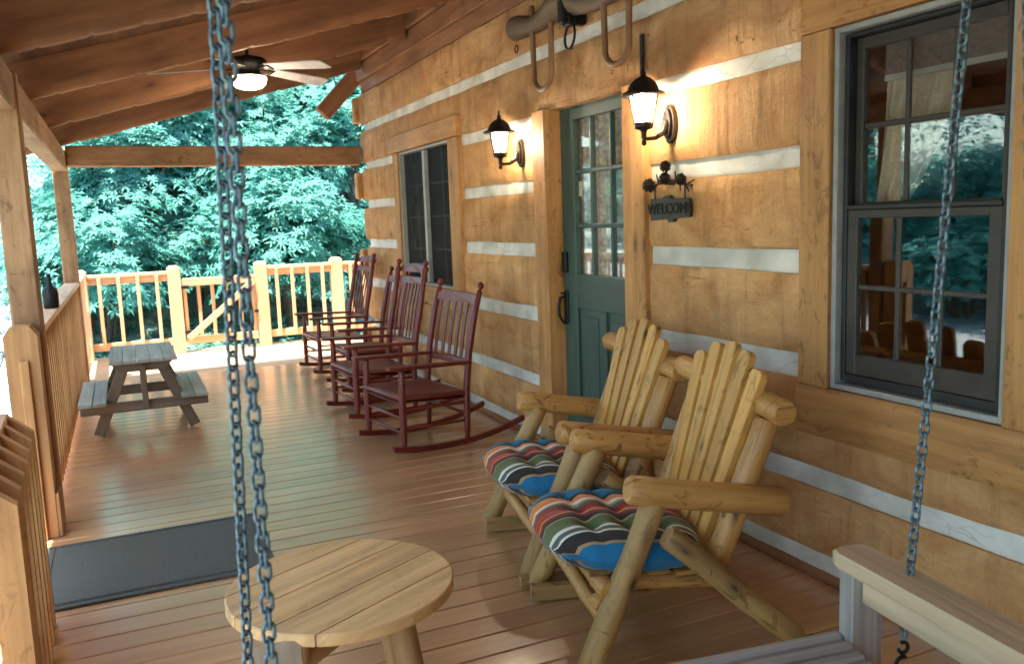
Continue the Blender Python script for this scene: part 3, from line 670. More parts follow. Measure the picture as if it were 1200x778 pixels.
while x < 2.28:
    x2 = x+.185; m = MB(); th = .022
    z0 = lambda q: rb(q)+.205/math.cos(ang)+.002
    m.beam((x+.0925, -5.6, z0(x+.0925)+th/2), (x+.0925, 9.02, z0(x+.0925)+th/2), .187, th, bev=.003, up=(-math.sin(ang), 0, math.cos(ang)))
    m.build('roof_board', 'ceil', pr); x = x2*1.0; k += 1
    x = x2-.0055
m = MB(); m.beam((-.78, 1.7, rb(-.78)+.25), (2.36, 1.7, rb(2.36)+.25), 14.7, .02, up=(0, 0, 1), bev=0); m.build('roof_covering', 'greydark', pr)
one('box', 'fascia', 'rafter', pr, (-.80, -5.6, rb(-.80)+.06), (-.765, 9.06, rb(-.80)+.25))
# plates and posts
for y0, y1 in ((-5.5, 4.655), (4.785, 9.09)): one('box', 'plate_beam', 'post', pr, (-.515, y0, 2.03), (-.385, y1, 2.205), bev=.01)
one('box', 'tie_beam', 'post', pr, (-.38, 8.82, 2.055), (2.36, 8.96, 2.245), bev=.012)
one('box', 'post', 'post', pr, (-.505, 4.66, .003), (-.375, 4.78, 2.215), bev=.010)
one('box', 'post', 'post', pr, (-.52, 9.10, .003), (-.385, 9.23, 2.24), bev=.010)
for yy in (.35, -3.6): one('box', 'post', 'post', pr, (-.52, yy, .003), (-.385, yy+.13, 2.028), bev=.010)
# rafter tail and lookout past the house corner
one('beam', 'lookout', 'rafter', pr, (2.02, 8.98, 2.58), (2.62, 8.99, 3.22), .10, .17, bev=.01)
one('beam', 'roof_trim', 'rafter', pr, (2.45, 8.84, 2.95), (2.45, 9.05, 2.95), .09, .14)

# ------------------------------------------------------------------ railings
def railing(name, label, y0, y1, xc, n, ztop=.985, zb=.10, cap=.13, group=None, thin=.032, wm='rail'):
    t = thing(name, label, 'railing', (xc, (y0+y1)/2, 0), group)
    one('box', 'cap_rail', 'rail', t, (xc-cap/2, y0, ztop-.035), (xc+cap/2, y1, ztop), bev=.005)
    one('box', 'top_rail', wm, t, (xc-.02, y0, ztop-.125), (xc+.02, y1, ztop-.036))
    one('box', 'bottom_rail', wm, t, (xc-.02, y0, zb), (xc+.02, y1, zb+.085))
    for i in range(n):
        y = y0+(y1-y0)*(i+.5)/n; one('box', 'baluster', wm, t, (xc+.0205, y-thin/2, zb-.02), (xc+.0205+thin, y+thin/2, ztop-.037), bev=.003)
    return t
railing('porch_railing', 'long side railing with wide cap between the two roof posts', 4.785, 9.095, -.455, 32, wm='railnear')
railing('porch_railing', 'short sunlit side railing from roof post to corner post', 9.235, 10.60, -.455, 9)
def newel(x, y, z=1.035, s=.14):
    m = MB(); h = s/2; m.box((x-h, y-h, .003), (x+h, y+h, z-.03), bev=.006, grain=2)
    c = .03; m.add([(x-h, y-h, z-.029), (x+h, y-h, z-.029), (x+h, y+h, z-.029), (x-h, y+h, z-.029), (x-h+c, y-h+c, z), (x+h-c, y-h+c, z), (x+h-c, y+h-c, z), (x-h+c, y+h-c, z)],
        [(4, 5, 6, 7), (0, 1, 5, 4), (1, 2, 6, 5), (2, 3, 7, 6), (3, 0, 4, 7), (3, 2, 1, 0)], [[(0, 0)]*4]*6); return m
def xrail(name, label, x0, x1, yc, n, group=None):
    t = thing(name, label, 'railing', ((x0+x1)/2, yc, 0), group)
    one('box', 'top_rail', 'rail', t, (x0, yc-.045, .935), (x1, yc+.045, .975), bev=.006); one('box', 'top_rail', 'rail', t, (x0, yc-.019, .86), (x1, yc+.019, .934))
    one('box', 'bottom_rail', 'rail', t, (x0, yc-.019, .10), (x1, yc+.019, .185))
    for i in range(n):
        x = x0+(x1-x0)*(i+.6)/(n+.2); one('box', 'baluster', 'rail', t, (x-.019, yc-.058, .11), (x+.019, yc-.0195, .934), bev=.003)
    return t
YR = 10.72
NW = [-.45, .54, 1.53, 2.46, 3.5]
for i, xx in enumerate(NW):
    o = newel(xx, YR).build('railing_post', 'rail'); tag(o, ['corner railing post where side and end railings meet', 'railing post on the hinge side of the low gate', 'railing post on the latch side of the low gate', 'railing post behind the farthest rocking chair', 'last railing post beyond the cabin corner'][i], 'post')
xrail('porch_railing', 'end railing between corner post and gate', NW[0]+.07, NW[1]-.07, YR, 4)
xrail('porch_railing', 'end railing between gate and rocking chairs', NW[2]+.07, NW[3]-.07, YR, 4)
xrail('porch_railing', 'end railing beyond the cabin corner', NW[3]+.07, NW[4]-.07, YR, 5)
gt = thing('porch_gate', 'low picket gate with diagonal brace in the end railing', 'gate', (1.03, YR, 0))
x0, x1 = NW[1]+.085, NW[2]-.085
one('box', 'gate_rail', 'rail', gt, (x0, YR-.06, .79), (x1, YR-.021, .88)); one('box', 'gate_rail', 'rail', gt, (x0, YR-.06, .10), (x1, YR-.021, .19))
for i in range(6): xx = x0+.02+(x1-x0-.04)*i/5; one('box', 'picket', 'rail', gt, (xx-.019, YR-.0205, .09), (xx+.019, YR+.018, .878), bev=.003)
one('beam', 'brace', 'rail', gt, (x0+.02, YR-.079, .17), (x1-.02, YR-.079, .80), .035, .07, up=(0, 0, 1))
for zz in (.25, .78): one('box', 'hinge', 'black', gt, (x0-.02, YR-.073, zz-.02), (x0+.06, YR-.0605, zz+.02), bev=.002)
one('box', 'latch', 'black', gt, (x1-.03, YR-.085, .42), (x1+.02, YR-.0605, .46), bev=.002)
# newel board by the steps
nb = thing('newel_post', 'flat newel post with clipped corners beside the steps opening', 'post', (-.46, 4.4, 0))
m = MB(); c = .05
m.prism([(-.53, .003), (-.39, .003), (-.39, .985), (-.42, 1.03), (-.50, 1.03), (-.53, .985)], 4.50, 4.64, lambda u, v, t: Vector((u, t, v)), 1); m.build('post_body', 'railnear', nb)
one('box', 'cleat', 'railnear', nb, (-.475, 4.475, .0035), (-.435, 4.499, .87), bev=.003)
one('box', 'post_foot', 'post', nb, (-.388, 4.50, .003), (-.372, 4.64, .22), bev=.003)
# near left railing with mitred pickets, cut off by the picture edge
nl = thing('porch_railing', 'short slatted railing with slanting picket tops beside the floor mat', 'railing', (-.40, 3.5, 0))
nl.rotation_euler = (0, 0, R(2.2))
one('box', 'top_rail', 'railnear', nl, (-.56, 2.46, .775), (-.421, 3.50, .815), bev=.005)
one('box', 'lower_rail', 'railnear', nl, (-.46, 2.46, .66), (-.421, 3.499, .774), bev=.004)
one('box', 'lower_rail', 'railnear', nl, (-.46, 2.46, .10), (-.421, 3.499, .185), bev=.004)
for yy in (2.48, 3.40): one('box', 'post_body', 'railnear', nl, (-.56, yy, .003), (-.461, yy+.09, .774), bev=.004)
yy = 3.46
while yy > 2.45:
    m = MB(); m.prism([(-.42, .004), (-.345, .004), (-.345, .745), (-.42, .81)], yy-.022, yy+.022, lambda u, v, t: Vector((u, t, v)), 1); m.build('picket', 'railnear', nl); yy -= .155

# ------------------------------------------------------------------ mat
m = MB(); m.box((-.43, 3.585, .001), (.495, 4.345, .012), bev=.003)
mt = m.build('rubber_mat', 'mat'); mt.location = (0, 0, 0); tag(mt, 'dark ribbed rubber mat on the floor at the steps opening', 'mat')
for yy in (3.62, 4.31):
    for dy in (0, .014): one('box', 'mat_rib', 'mat', mt, (-.42, yy+dy-.004, .0121), (.485, yy+dy+.004, .0155), bev=.001)
for xx in (-.40, .46): one('box', 'mat_rib', 'mat', mt, (xx-.004, 3.64, .0121), (xx+.004, 4.30, .0155), bev=.001)

# ------------------------------------------------------------------ rocking chairs (local: facing -X, origin under seat)
def rocker(tall, label):
    t = thing('rocking_chair', label, 'rocking chair', (0, 0, 0), 'red rocking chairs along the wall', world=False)
    W2 = .275; top = 1.14 if tall else 1.03
    def rz_(x): return .02+.22*(x*x)+ (.03*max(0, x-.2))     # rocker underside curve
    for s in (-1, 1):
        y = s*W2
        m = MB(); n = 14; o1 = []; 
        xs = [-.33+i/n*.98 for i in range(n+1)]
        low = [(x, .002+.30*max(0, abs(x-.05)-.05)**2) for x in xs]; up_ = [(x, z+.035) for x, z in low]
        m.prism(low+up_[::-1], y-.014, y+.014, lambda u, v, q: Vector((u, q, v))); m.build('rocker', 'red', t)
        # front leg turned
        m = MB(); m.tube([(-.255, y, .035), (-.255, y, .09), (-.255, y, .16), (-.255, y, .36), (-.25, y, .44), (-.25, y, .545)], [.015, .02, .023, .023, .021, .018], 10); m.build('leg', 'red', t)
        # rear post: leg + back upright
        m = MB(); m.tube([(.20, y, .035), (.20, y, .12), (.205, y, .36), (.235, y, .60), (.29, y, .85), (.335, y, top-.04)], [.016, .021, .023, .023, .022, .018], 10)
        p = Vector((.335, y, top-.04)); dd = Vector((.05, 0, .2)).normalized()
        fm = Matrix.Translation(p) @ dd.to_track_quat('Z', 'Y').to_matrix().to_4x4()
        bp_ = m.build('back_post', 'red', t)
        m = MB(); m.lathe([(.010, 0), (.012, .010), (.020, .022), (.023, .034), (.018, .047), (.008, .056), (.002, .058)], 10, fm); m.build('finial', 'red', bp_)
        # arm
        m = MB(); out = []
        m.prism([(-.34, y-.034), (-.29, y-.044), (-.05, y-.036), (.24, y-.022), (.255, y+.022), (-.05, y+.036), (-.29, y+.044), (-.34, y+.034)], .548, .568, lambda u, v, q: Vector((u, v, q-.07*(u+.3)*.6)))
        m.build('arm', 'red', t)
        for zz in (.17, .29): one('tube', 'stretcher', 'red', t, [(-.255, y, zz), (-.03, y, zz-.005), (.202, y, zz-.01)], [.009, .012, .009], 8)
    for zz, r in ((.14, .011), (.235, .012), (.33, .011)): one('tube', 'stretcher', 'red', t, [(-.255, -W2, zz), (-.255, 0, zz), (-.255, W2, zz)], [r*.8, r*1.15, r*.8], 8)
    one('tube', 'stretcher', 'red', t, [(.203, -W2, .2), (.203, 0, .2), (.203, W2, .2)], [.009, .012, .009], 8)
    # woven seat
    m = MB()
    def S(u, v):
        x = -.275+u*.485; y = -W2-.005+v*(2*W2+.01); e = max(abs(u-.5), abs(v-.5))*2
        return Vector((x, y, .385-.03*u-.018*(1-(2*u-1)**2)*(1-(2*v-1)**2)-.016*max(0, (e-.9)/.1)**2+.0025*math.sin(u*60)*math.sin(v*70)))
    m.grid(S, lambda u, v: (u*.5, v*.5), 30, 34); m.grid(lambda u, v: S(u, v)-Vector((0, 0, .03)), lambda u, v: (u*.5, v*.5), 6, 6, flip=True)
    m.build('seat', 'red', t)
    for x, zz in ((-.262, .36), (.2, .335)): one('tube', 'seat_rail', 'red', t, [(x, -W2, zz), (x, W2, zz)], .016, 10)
    for s in (-1, 1): one('tube', 'seat_rail', 'red', t, [(-.26, s*W2, .362), (.2, s*W2, .338)], .016, 10)
    # back
    bx = lambda z: .205+(z-.36)*.10+max(0, z-.45)**2*.17+.012
    def rail(z0, z1, arch, nm):
        m = MB(); n = 16; lo = []; hi = []
        for i in range(n+1):
            y = -W2+.01+(2*W2-.02)*i/n; q = 1-(y/W2)**2; lo.append((y, z0)); hi.append((y, z1+arch*q))
        m.prism(lo+hi[::-1], -.009, .009, lambda u, v, q: Vector((bx(v)+q-.035*(1-(u/W2)**2)*-.6, u, v)), 0); m.build(nm, 'red', t)
    if tall:
        rail(top-.17, top-.12, 0, 'crest_rail'); rail(top-.085, top-.05, .035, 'crest_rail')
        for yy in (-.17, .17): one('box', 'crest_block', 'red', t, (bx(top-.1)-.004+.008, yy-.02, top-.121), (bx(top-.1)+.014+.008, yy+.02, top-.084), bev=0)
    else: rail(top-.125, top-.07, .012, 'crest_rail')
    rail(.50, .545, 0, 'back_rail')
    n = 7 if tall else 6; zt = top-.168 if tall else top-.123
    for i in range(n):
        y = -W2+.06+(2*W2-.12)*i/(n-1); q = .021*(1-(y/W2)**2); w_ = .011 if tall else .017
        m = MB(); 
        zs = [.54, .68, .82, zt+.01]
        for a, b in zip(zs[:-1], zs[1:]): m.beam((bx(a)+q, y, a), (bx(b)+q, y, b+.001), w_*2, .010, bev=.002, up=(-1, 0, .2))
        m.build('back_slat', 'red', t)
    return t
rk = [(True, (1.90, 8.42, 0), R(3), 'tall backed dark red rocking chair with slotted crest, nearest the end railing'),
      (False, (1.93, 7.34, 0), R(1), 'dark red slat back rocking chair between the two tall slotted ones'),
      (True, (1.72, 6.34, 0), R(4), 'tall dark red rocking chair with arched slotted crest before the dark window'),
      (False, (1.715, 5.28, 0), R(8), 'dark red slat back rocking chair beside the log chairs, straight crest')]
for tall, loc, rz, lab in rk:
    t = rocker(tall, lab); t.location = loc; t.rotation_euler = (0, 0, rz)

# ------------------------------------------------------------------ log chairs (local: +X = forward, +Y = sitter's left, origin on floor)
def logpath(a, b, r, n=6, bend=.006):
    a = Vector(a); b = Vector(b); pts = []; rr = []; s = random.random()*99
    for i in range(n+1):
        t = i/n; p = a.lerp(b, t)
        if 0 < i < n: p += Vector((mnoise.noise(Vector((s, t*2, 0))), mnoise.noise(Vector((s, t*2, 5))), mnoise.noise(Vector((s, t*2, 9)))))*bend
        pts.append(p); rr.append(r*(1+.06*mnoise.noise(Vector((s, t*4, 3)))))
    return pts, rr
def logp(nm, par, a, b, r, mat='honey', n=6, r2=None):
    m = MB(); p, q = logpath(a, b, r, n)
    if r2: q = [x*(1+(r2/r-1)*i/n) for i, x in enumerate(q)]
    m.tube(p, q, 14, wob=.07); return m.build(nm, mat, par)
def log_chair(label, clabel):
    t = thing('log_chair', label, 'log chair', (0, 0, 0), 'log rocking chairs', world=False)
    for s in (-1, 1):
        y = s*.315
        logp('arm', t, (.02, y, .595), (-.52, y, .50), .047)
        logp('leg', t, (.175, y+s*.03, .015), (-.075, y-s*.01, .555), .041, 'legwood')          # leaning front leg
        logp('leg', t, (-.105, y+s*.01, .435), (-.535, y+s*.055, .055), .040, 'legwood')        # rear leg
        logp('back_post', t, (-.30, y-s*.06, .29), (-.485, y-s*.055, .765), .042)
        m = MB(); n = 16; yy = .405 if s > 0 else -.235
        lo = [(x, .003+.16*max(0, abs(x+.1)-.06)**2) for x in [.22-i/n*.80 for i in range(n+1)]]; hi = [(x, z+(.042 if s > 0 else .055)) for x, z in lo]
        m.prism((lo+hi[::-1])[::-1], yy-.018, yy+.018, lambda u, v, q: Vector((u, q, v))); rk_ = m.build('rocker', 'legwood', t)
        for bx_ in (.10, -.02):
            m = MB(); yo = yy-.0185; m.lathe([(.007, 0), (.006, .003)], 8, Matrix.Translation((bx_, yo, .040)) @ Matrix.Rotation(R(90), 4, 'X')); m.build('bolt', 'black', rk_)
    logp('crossbar', t, (-.50, -.47, .825), (-.505, .345, .80), .045)
    logp('seat_rail', t, (.09, -.33, .275), (.09, .33, .275), .034)
    logp('seat_rail', t, (-.33, -.30, .225), (-.33, .30, .225), .034)
    logp('stretcher', t, (.10, -.31, .17), (.10, .31, .17), .026)
    logp('stretcher', t, (.13, .28, .22), (-.28, .12, .30), .026)
    for s in (-1, 1): logp('seat_rail', t, (.12, s*.24, .285), (-.36, s*.24, .225), .032)
    for i in range(5): one('box', 'seat_slat', 'honey', t, (-.34+i*.10, -.27, .302-.011*(4-i)), (-.26+i*.10, .27, .316-.011*(4-i)), bev=.004)
    # five fanned back slats
    for i in range(5):
        f = i-2; yb = f*.072; yt = f*.113-.012; zt = .985-.016*f*f; 
        a = Vector((-.281, yb-.01, .285)); dirv = Vector((-.20, yt-yb, .64)); b = a+dirv*((zt-.285)/.64)
        m = MB(); x = (b-a).normalized(); yv = Vector((0, 1, 0)); yv = (yv-x*yv.dot(x)).normalized(); zv = x.cross(yv); L = (b-a).length
        hw0, hw1 = .027, .040; out = [(0, -hw0), (L*.5, -(hw0+hw1)/2), (L-.018, -hw1), (L-.005, -hw1*.8), (L, -hw1*.45), (L, hw1*.45), (L-.005, hw1*.8), (L-.018, hw1), (L*.5, (hw0+hw1)/2), (0, hw0)]
        off = .012
        m.prism(out, off-.013, off+.013, lambda u, v, q, a=a, x=x, yv=yv, zv=zv: a+x*u+yv*v-zv*q*-1, cham=.003); m.build('back_slat', 'slat', t)
    c = thing('seat_cushion', clabel, 'cushion', (0, 0, 0), 'striped seat cushions', world=False)
    m = MB(); nu = nv = 44
    def UVC(u, v): a = 2*u-1; return (.5+.5*math.copysign(1-(1-min(1, abs(a)))**.75, a), v)
    tufts = [(u, v) for u in (.27, .5, .73) for v in (.27, .5, .73)]
    def shape(u, v, top):
        a, b = 2*u-1, 2*v-1
        k = max(abs(a), abs(b)); l = math.hypot(a, b)
        if l > 0: q = (abs(a/l)**7+abs(b/l)**7)**(-1/7)*1.0; sc = (k/l*q) if True else 1
        else: sc = 1
        a2, b2 = a*math.sqrt(1-.26*b*b), b*math.sqrt(1-.26*a*a)
        kk = (abs(a)**4+abs(b)**4)**.25; puff = max(0, 1-min(1, kk*.985)**3)**.5 if kk < 1 else .2*max(0, 1.19-kk)**.5
        puff *= min(1, max(0, 1-max(abs(a), abs(b)))/.03)**.5; h = .100*puff
        for tu, tv in tufts: h -= .036*math.exp(-((u-tu)**2+(v-tv)**2)/.0045)*(1 if top else .4)
        for tu in (.27, .5, .73): h -= .012*math.exp(-((u-tu)/.04)**2)*puff
        for tv in (.27, .5, .73): h -= .012*math.exp(-((v-tv)/.04)**2)*puff
        x = -.03+b2*.28; y = a2*.305
        z = .345+.10*(x+.05)+(h if top else -h*.8); x += 0
        return Vector((x, y, z))
    m.grid(lambda u, v: shape(u, v, True), UVC, nu, nv, flip=True); m.grid(lambda u, v: shape(u, v, False), UVC, nu, nv)
    m.build('cushion_body', 'serape', c)
    for i, (tu, tv) in enumerate(tufts):
        p = shape(tu, tv, True); m = MB(); m.lathe([(.004, .0), (.009, .003), (.008, .007), (.003, .009)], 8, Matrix.Translation(p)); m.build('tuft_button', 'serape', c)
    return t, c
# chair pose: forward = (-.975,.225); arm front (local .02,-.315,.595) sits at world (1.372,2.185)
def place(t, fr, arm_world, loc_pt):
    th = math.atan2(fr[1], fr[0]); rot = Matrix.Rotation(th, 2); p = rot @ Vector(loc_pt)
    t.location = (arm_world[0]-p.x, arm_world[1]-p.y, 0); t.rotation_euler = (0, 0, th)
tB, cB = log_chair('honey log rocking chair with armrests, the one facing the round table', 'striped tufted cushion on the log chair facing the round table')
tA, cA = log_chair('honey log rocking chair directly in front of the green door', 'striped tufted cushion on the log chair before the green door')
for o in (tB, cB): place(o, (-.975, .225), (1.372, 2.185), (.02, .315))
for o in (tA, cA): place(o, (-.982, .185), (1.525, 2.935), (.02, .315))

# ------------------------------------------------------------------ round log table
rt = thing('round_table', 'round pine plank side table on log legs', 'side table', (.50, 2.36, 0), world=False)
rad = .325; th = R(28); edges = [-.325, -.195, -.065, .065, .195, .325]
for i in range(5):
    m = MB(); a, b = edges[i]+.002, edges[i+1]-.002; n = 10; out = []
    for k in range(n+1): v = a+(b-a)*k/n; out.append((math.sqrt(max(0, rad*rad-v*v)), v))
    for k in range(n, -1, -1): v = a+(b-a)*k/n; out.append((-math.sqrt(max(0, rad*rad-v*v)), v))
    m.prism(out, .385, .42, lambda u, v, q: Vector((u, v, q)), cham=.005)
    # eased top edge
    m.build('plank', 'pine', rt)
for k in range(4):
    a = R(45+90*k-34); logp('leg', rt, (math.cos(a)*.265, math.sin(a)*.265, .0), (math.cos(a)*.195, math.sin(a)*.195, .384), .038, 'tableleg')
for k in range(2):
    a = R(45+90*k-34); c_, s_ = math.cos(a)*.215, math.sin(a)*.215; logp('stretcher', rt, (c_, s_, .27+.05*k), (-c_, -s_, .27+.05*k), .028, 'tableleg')
rt.rotation_euler = (0, 0, th)

# ------------------------------------------------------------------ child picnic table (world axes)
pt = thing('picnic_table', 'small weathered child size picnic table with two benches', 'picnic table', (.07, 7.0, 0))
py0, py1 = 6.52, 7.45
for i in range(5): x = -.145+i*.09; one('box', 'top_plank', 'grey', pt, (x, py0, .52), (x+.0885, py1, .545), bev=.004)
for bx_ in (-.365, .31):
    for i in range(2): one('box', 'seat_plank', 'grey', pt, (bx_+i*.0925, py0-.05, .245), (bx_+i*.0925+.089, py1+.05, .27), bev=.004)
for yy in (6.62, 7.35):
    for s in (-1, 1):
        one('beam', 'leg', 'greydark', pt, (.07+s*.325, yy, .012), (.07+s*.115, yy, .515), .030, .075, up=(s*1, 0, .3))
    one('box', 'seat_support', 'greydark', pt, (-.36, yy-.048, .17), (.495, yy-.0165, .2435), bev=.004)
    m = MB(); m.prism([(-.14, .519), (-.07, .455), (.21, .455), (.28, .519)], yy-.046, yy-.0165, lambda u, v, q: Vector((u, q, v))); m.build('top_support', 'greydark', pt)
    one('box', 'centre_brace', 'greydark', pt, (.05, yy-.0785, .19), (.09, yy-.0485, .50), bev=.003)
one('box', 'long_brace', 'greydark', pt, (.05, 6.64, .29), (.09, 7.31, .35), bev=.003)

# ------------------------------------------------------------------ porch swing
SWR = R(-8); SW0 = Vector((.8465, 1.51, 0))
sw = thing('porch_swing', 'weathered wooden porch swing hung on steel chains', 'porch swing', tuple(SW0), world=False, rz=SWR)
def swl(x, y, z):   # world -> swing local
    return Matrix.Rotation(-SWR, 3, 'Z') @ (Vector((x, y, z))-SW0)
for s in (-1, 1):
    m = MB(); n = 10
    out = [(-.045, -.60), (.045, -.60), (.05, -.03), (.04, -.008), (.02, 0), (-.02, 0), (-.04, -.008), (-.05, -.03)]
    m.prism(out, .622, .66, lambda u, v, q, s=s: Vector((s*.65+u, v, q)), 1, cham=.008); m.build('arm', 'swingarm', sw)
    one('box', 'arm_rail', 'swingarm', sw, (s*.65-.02, -.60, .555), (s*.65+.02, -.085, .6215), bev=.003)
    one('box', 'arm_post', 'swing', sw, (s*.65-.035, -.10, .36), (s*.65+.035, -.05, .6215), bev=.004) if False else one('box', 'arm_post', 'swing', sw, (s*.65-.043, -.082, .35), (s*.65+.043, -.035, .6215), bev=.004)
    one('box', 'seat_side', 'swing', sw, (s*.59-.02, -.55, .36), (s*.59+.02, -.03, .42), bev=.004)
    one('box', 'seat_bracket', 'black', sw, (s*.62-.05, -.30, .44), (s*.62+.05, -.25, .452), bev=.002)
    one('beam', 'back_post', 'swing', sw, (s*.60, -.50, .36), (s*.60, -.72, .66), .04, .06, up=(0, 1, 0))
for i in range(13):
    y = -.045-i*.039; z = .448-.028*math.sin(min(1, i/8)*math.pi/2)
    one('box', 'seat_slat', 'swing', sw, (-.605, y-.0155, z), (.605, y+.0155, z+.022), bev=.006)
for i in range(6):
    z = .44+i*.042; y = -.56-(z-.44)*.73; one('box', 'back_slat', 'swing', sw, (-.62, y+.035, z-.016), (.62, y+.052, z+.016), bev=.005)
def link_mesh(rot):
    m = MB(); pts = []; L, Wd, n = .0155, .0085, 16
    for i in range(n):
        a = 2*math.pi*i/n; c_, s_ = math.cos(a), math.sin(a)
        pts.append(Vector((Wd*c_, 0, Wd*s_+(L-Wd if s_ > .01 else -(L-Wd) if s_ < -.01 else 0)*1.0)))
    # straight sides: insert points at the waist ends
    pp = []
    for i in range(0, 9): a = math.pi*i/8; pp.append(Vector((Wd*math.cos(a), 0, Wd*math.sin(a)+L-Wd)))
    for i in range(0, 9): a = math.pi+math.pi*i/8; pp.append(Vector((Wd*math.cos(a), 0, Wd*math.sin(a)-(L-Wd))))
    if rot: pp = [Vector((p.y, p.x, p.z)) for p in pp]
    m.tube(pp, .0032, 6, cap=False, closed=True, up=(0, 1, 0) if not rot else (1, 0, 0)); return m.mesh('chain_link', M['chain'])
LK = [link_mesh(0), link_mesh(1)]
def chain(a, b, nm='chain', twist=.0):
    """one strand of links from a down to b (world), links share two meshes"""
    a = Vector(a); b = Vector(b); d = b-a; L = d.length; p = .0238; n = int(L/p)
    ap, bp_ = swl(*a), swl(*b); dl = (bp_-ap).normalized(); q = (-dl).to_track_quat('Z', 'Y').to_matrix().to_4x4()
    first = None
    for i in range(n):
        o = bpy.data.objects.new('chain_link', LK[i % 2]); COL.objects.link(o); o.parent = sw
        tw = .35*mnoise.noise(Vector((i*.08, a.x, a.y)))+twist
        o.matrix_local = Matrix.Translation(ap+dl*(i+.5)*p) @ q @ Matrix.Rotation(tw, 4, 'Z')
AR = (1.57, 1.14, rb(1.57)-.03); AL = (.154, 1.19, rb(.154)-.03)
hookR = Vector((1.472, 1.235, .505))
chain(AR, hookR, twist=.5)
chain(AR, (1.405, .90, .66), twist=.2)
chain(AL, (.137, 1.46, .66), twist=.6)
chain(AL, (.150, 1.25, .66), twist=.2)
for A in (AR, AL):
    m = MB(); c = Vector(A); pts = [swl(*(c+Vector((.016*math.cos(R(a)), 0, .016*math.sin(R(a))+.004)))) for a in range(0, 360, 30)]
    m.tube(pts, .004, 6, cap=False, closed=True); m.tube([swl(*(c+Vector((0, 0, .018)))), swl(*(c+Vector((0, 0, .06))))], .005, 6); m.build('eye_bolt', 'black', sw)
# S hook under the wall side arm
m = MB(); pts = []
for i in range(15): a = R(120-i*20); pts.append(swl(*(hookR+Vector((.012*math.cos(a)*.9, -.012*math.cos(a)*.3, -.012+.012*math.sin(a))))))
for i in range(14): a = R(60+i*19); pts.append(swl(*(hookR+Vector((.014*math.cos(a), -.014*math.cos(a)*.3, -.050+.016*math.sin(a))))))
m.tube(pts, .0042, 8); m.build('hook', 'black', sw)

# ------------------------------------------------------------------ wall lanterns
def lantern(x, y, label):
    t = thing('wall_lantern', label, 'lantern', (XW-.004, y, 1.86), 'wall lanterns', world=True)
    T = Matrix.Translation((x, y, 0)); xm = XW-.012
    m = MB()   # back plate, oval in the wall plane, arm curls out to the lantern foot
    out = [(.042*math.cos(R(a)), .090*math.sin(R(a))) for a in range(0, 360, 20)]
    m.prism([(y+u, 1.855+v) for u, v in out][::-1], xm-.012, xm+.008, lambda u, v, q: Vector((q, u, v)))
    m.prism([(y+u*.7, 1.855+v*.75) for u, v in out][::-1], xm-.026, xm-.012, lambda u, v, q: Vector((q, u, v)))
    m.build('back_plate', 'bronze', t)
    one('tube', 'arm', 'bronze', t, [(xm-.02, y, 1.865), (xm-.045, y, 1.815), (xm-.085, y, 1.79), (x+.012, y, 1.787), (x, y, 1.785)], [.022, .016, .010, .009, .009], 10)
    m = MB(); m.lathe([(.004, 1.755), (.012, 1.762), (.012, 1.775), (.008, 1.783), (.013, 1.79), (.013, 1.815), (.018, 1.825), (.040, 1.832), (.045, 1.845), (.045, 1.858)], 12, T); m.build('base_cup', 'bronze', t)
    sg = 6
    m = MB(); m.lathe([(.040, 1.8585), (.066, 1.980)], sg, T, smooth=False, a0=R(10)); gl = m.build('glass', 'lampglass', t)
    m = MB()
    for k in range(sg):
        a = R(10)+2*math.pi*k/sg; m.beam((x+.0415*math.cos(a), y+.0415*math.sin(a), 1.855), (x+.068*math.cos(a), y+.068*math.sin(a), 1.984), .007, .007, bev=.001, up=(math.cos(a), math.sin(a), 0))
    m.build('cage', 'bronze', t)
    m = MB(); m.lathe([(.100, 1.978), (.104, 1.984), (.098, 1.992), (.074, 1.999), (.070, 2.012), (.058, 2.035), (.036, 2.055), (.016, 2.064), (.012, 2.072), (.014, 2.080), (.007, 2.090), (.006, 2.112), (.002, 2.118)], 14, T); m.build('cap', 'bronze', t)
    ld = bpy.data.lights.new('lantern_bulb', 'POINT'); ld.energy = 6.5; ld.color = (1, .87, .70); ld.shadow_soft_size = .03
    lo = bpy.data.objects.new('lantern_bulb', ld); COL.objects.link(lo); lo.parent = t; lo.location = (x-(XW-.004), 0, 1.92-1.86)
    gl.visible_shadow = True
    return t
lantern(2.225, 4.965, 'lit bronze wall lantern between dark window and green door')
lantern(2.225, 3.345, 'lit bronze wall lantern above the welcome sign')
m = MB(); m.box((XW-.026, 3.545, 2.10), (XW-.016, 3.575, 2.30), bev=.002)
o = m.build('iron_bar', 'black'); tag(o, 'narrow black iron bar on the log above the lantern by the sign', 'bar')

# ------------------------------------------------------------------ ceiling fan
FX, FY = .93, 6.38
fn = thing('ceiling_fan', 'dark ceiling fan with pale blades and lit globe', 'ceiling fan', (FX, FY, 2.75))
T = Matrix.Translation((FX, FY, 0)); zc = rb(FX)+.205
m = MB(); m.tube([(FX, FY, zc+.005), (FX, FY, 2.63)], .012, 10); m.lathe([(.03, zc-.06), (.06, zc-.03), (.065, zc+.004)], 16, T); m.build('downrod', 'black', fn)
m = MB(); m.lathe([(.02, 2.655), (.05, 2.645), (.115, 2.63), (.135, 2.61), (.135, 2.585), (.10, 2.572), (.085, 2.55), (.085, 2.52), (.11, 2.51), (.11, 2.50)], 20, T); m.build('motor', 'black', fn)
m = MB(); m.lathe([(.122, 2.50), (.124, 2.485), (.115, 2.455), (.09, 2.43), (.05, 2.418), (.01, 2.414)], 20, T); m.build('globe', 'fanglobe', fn)
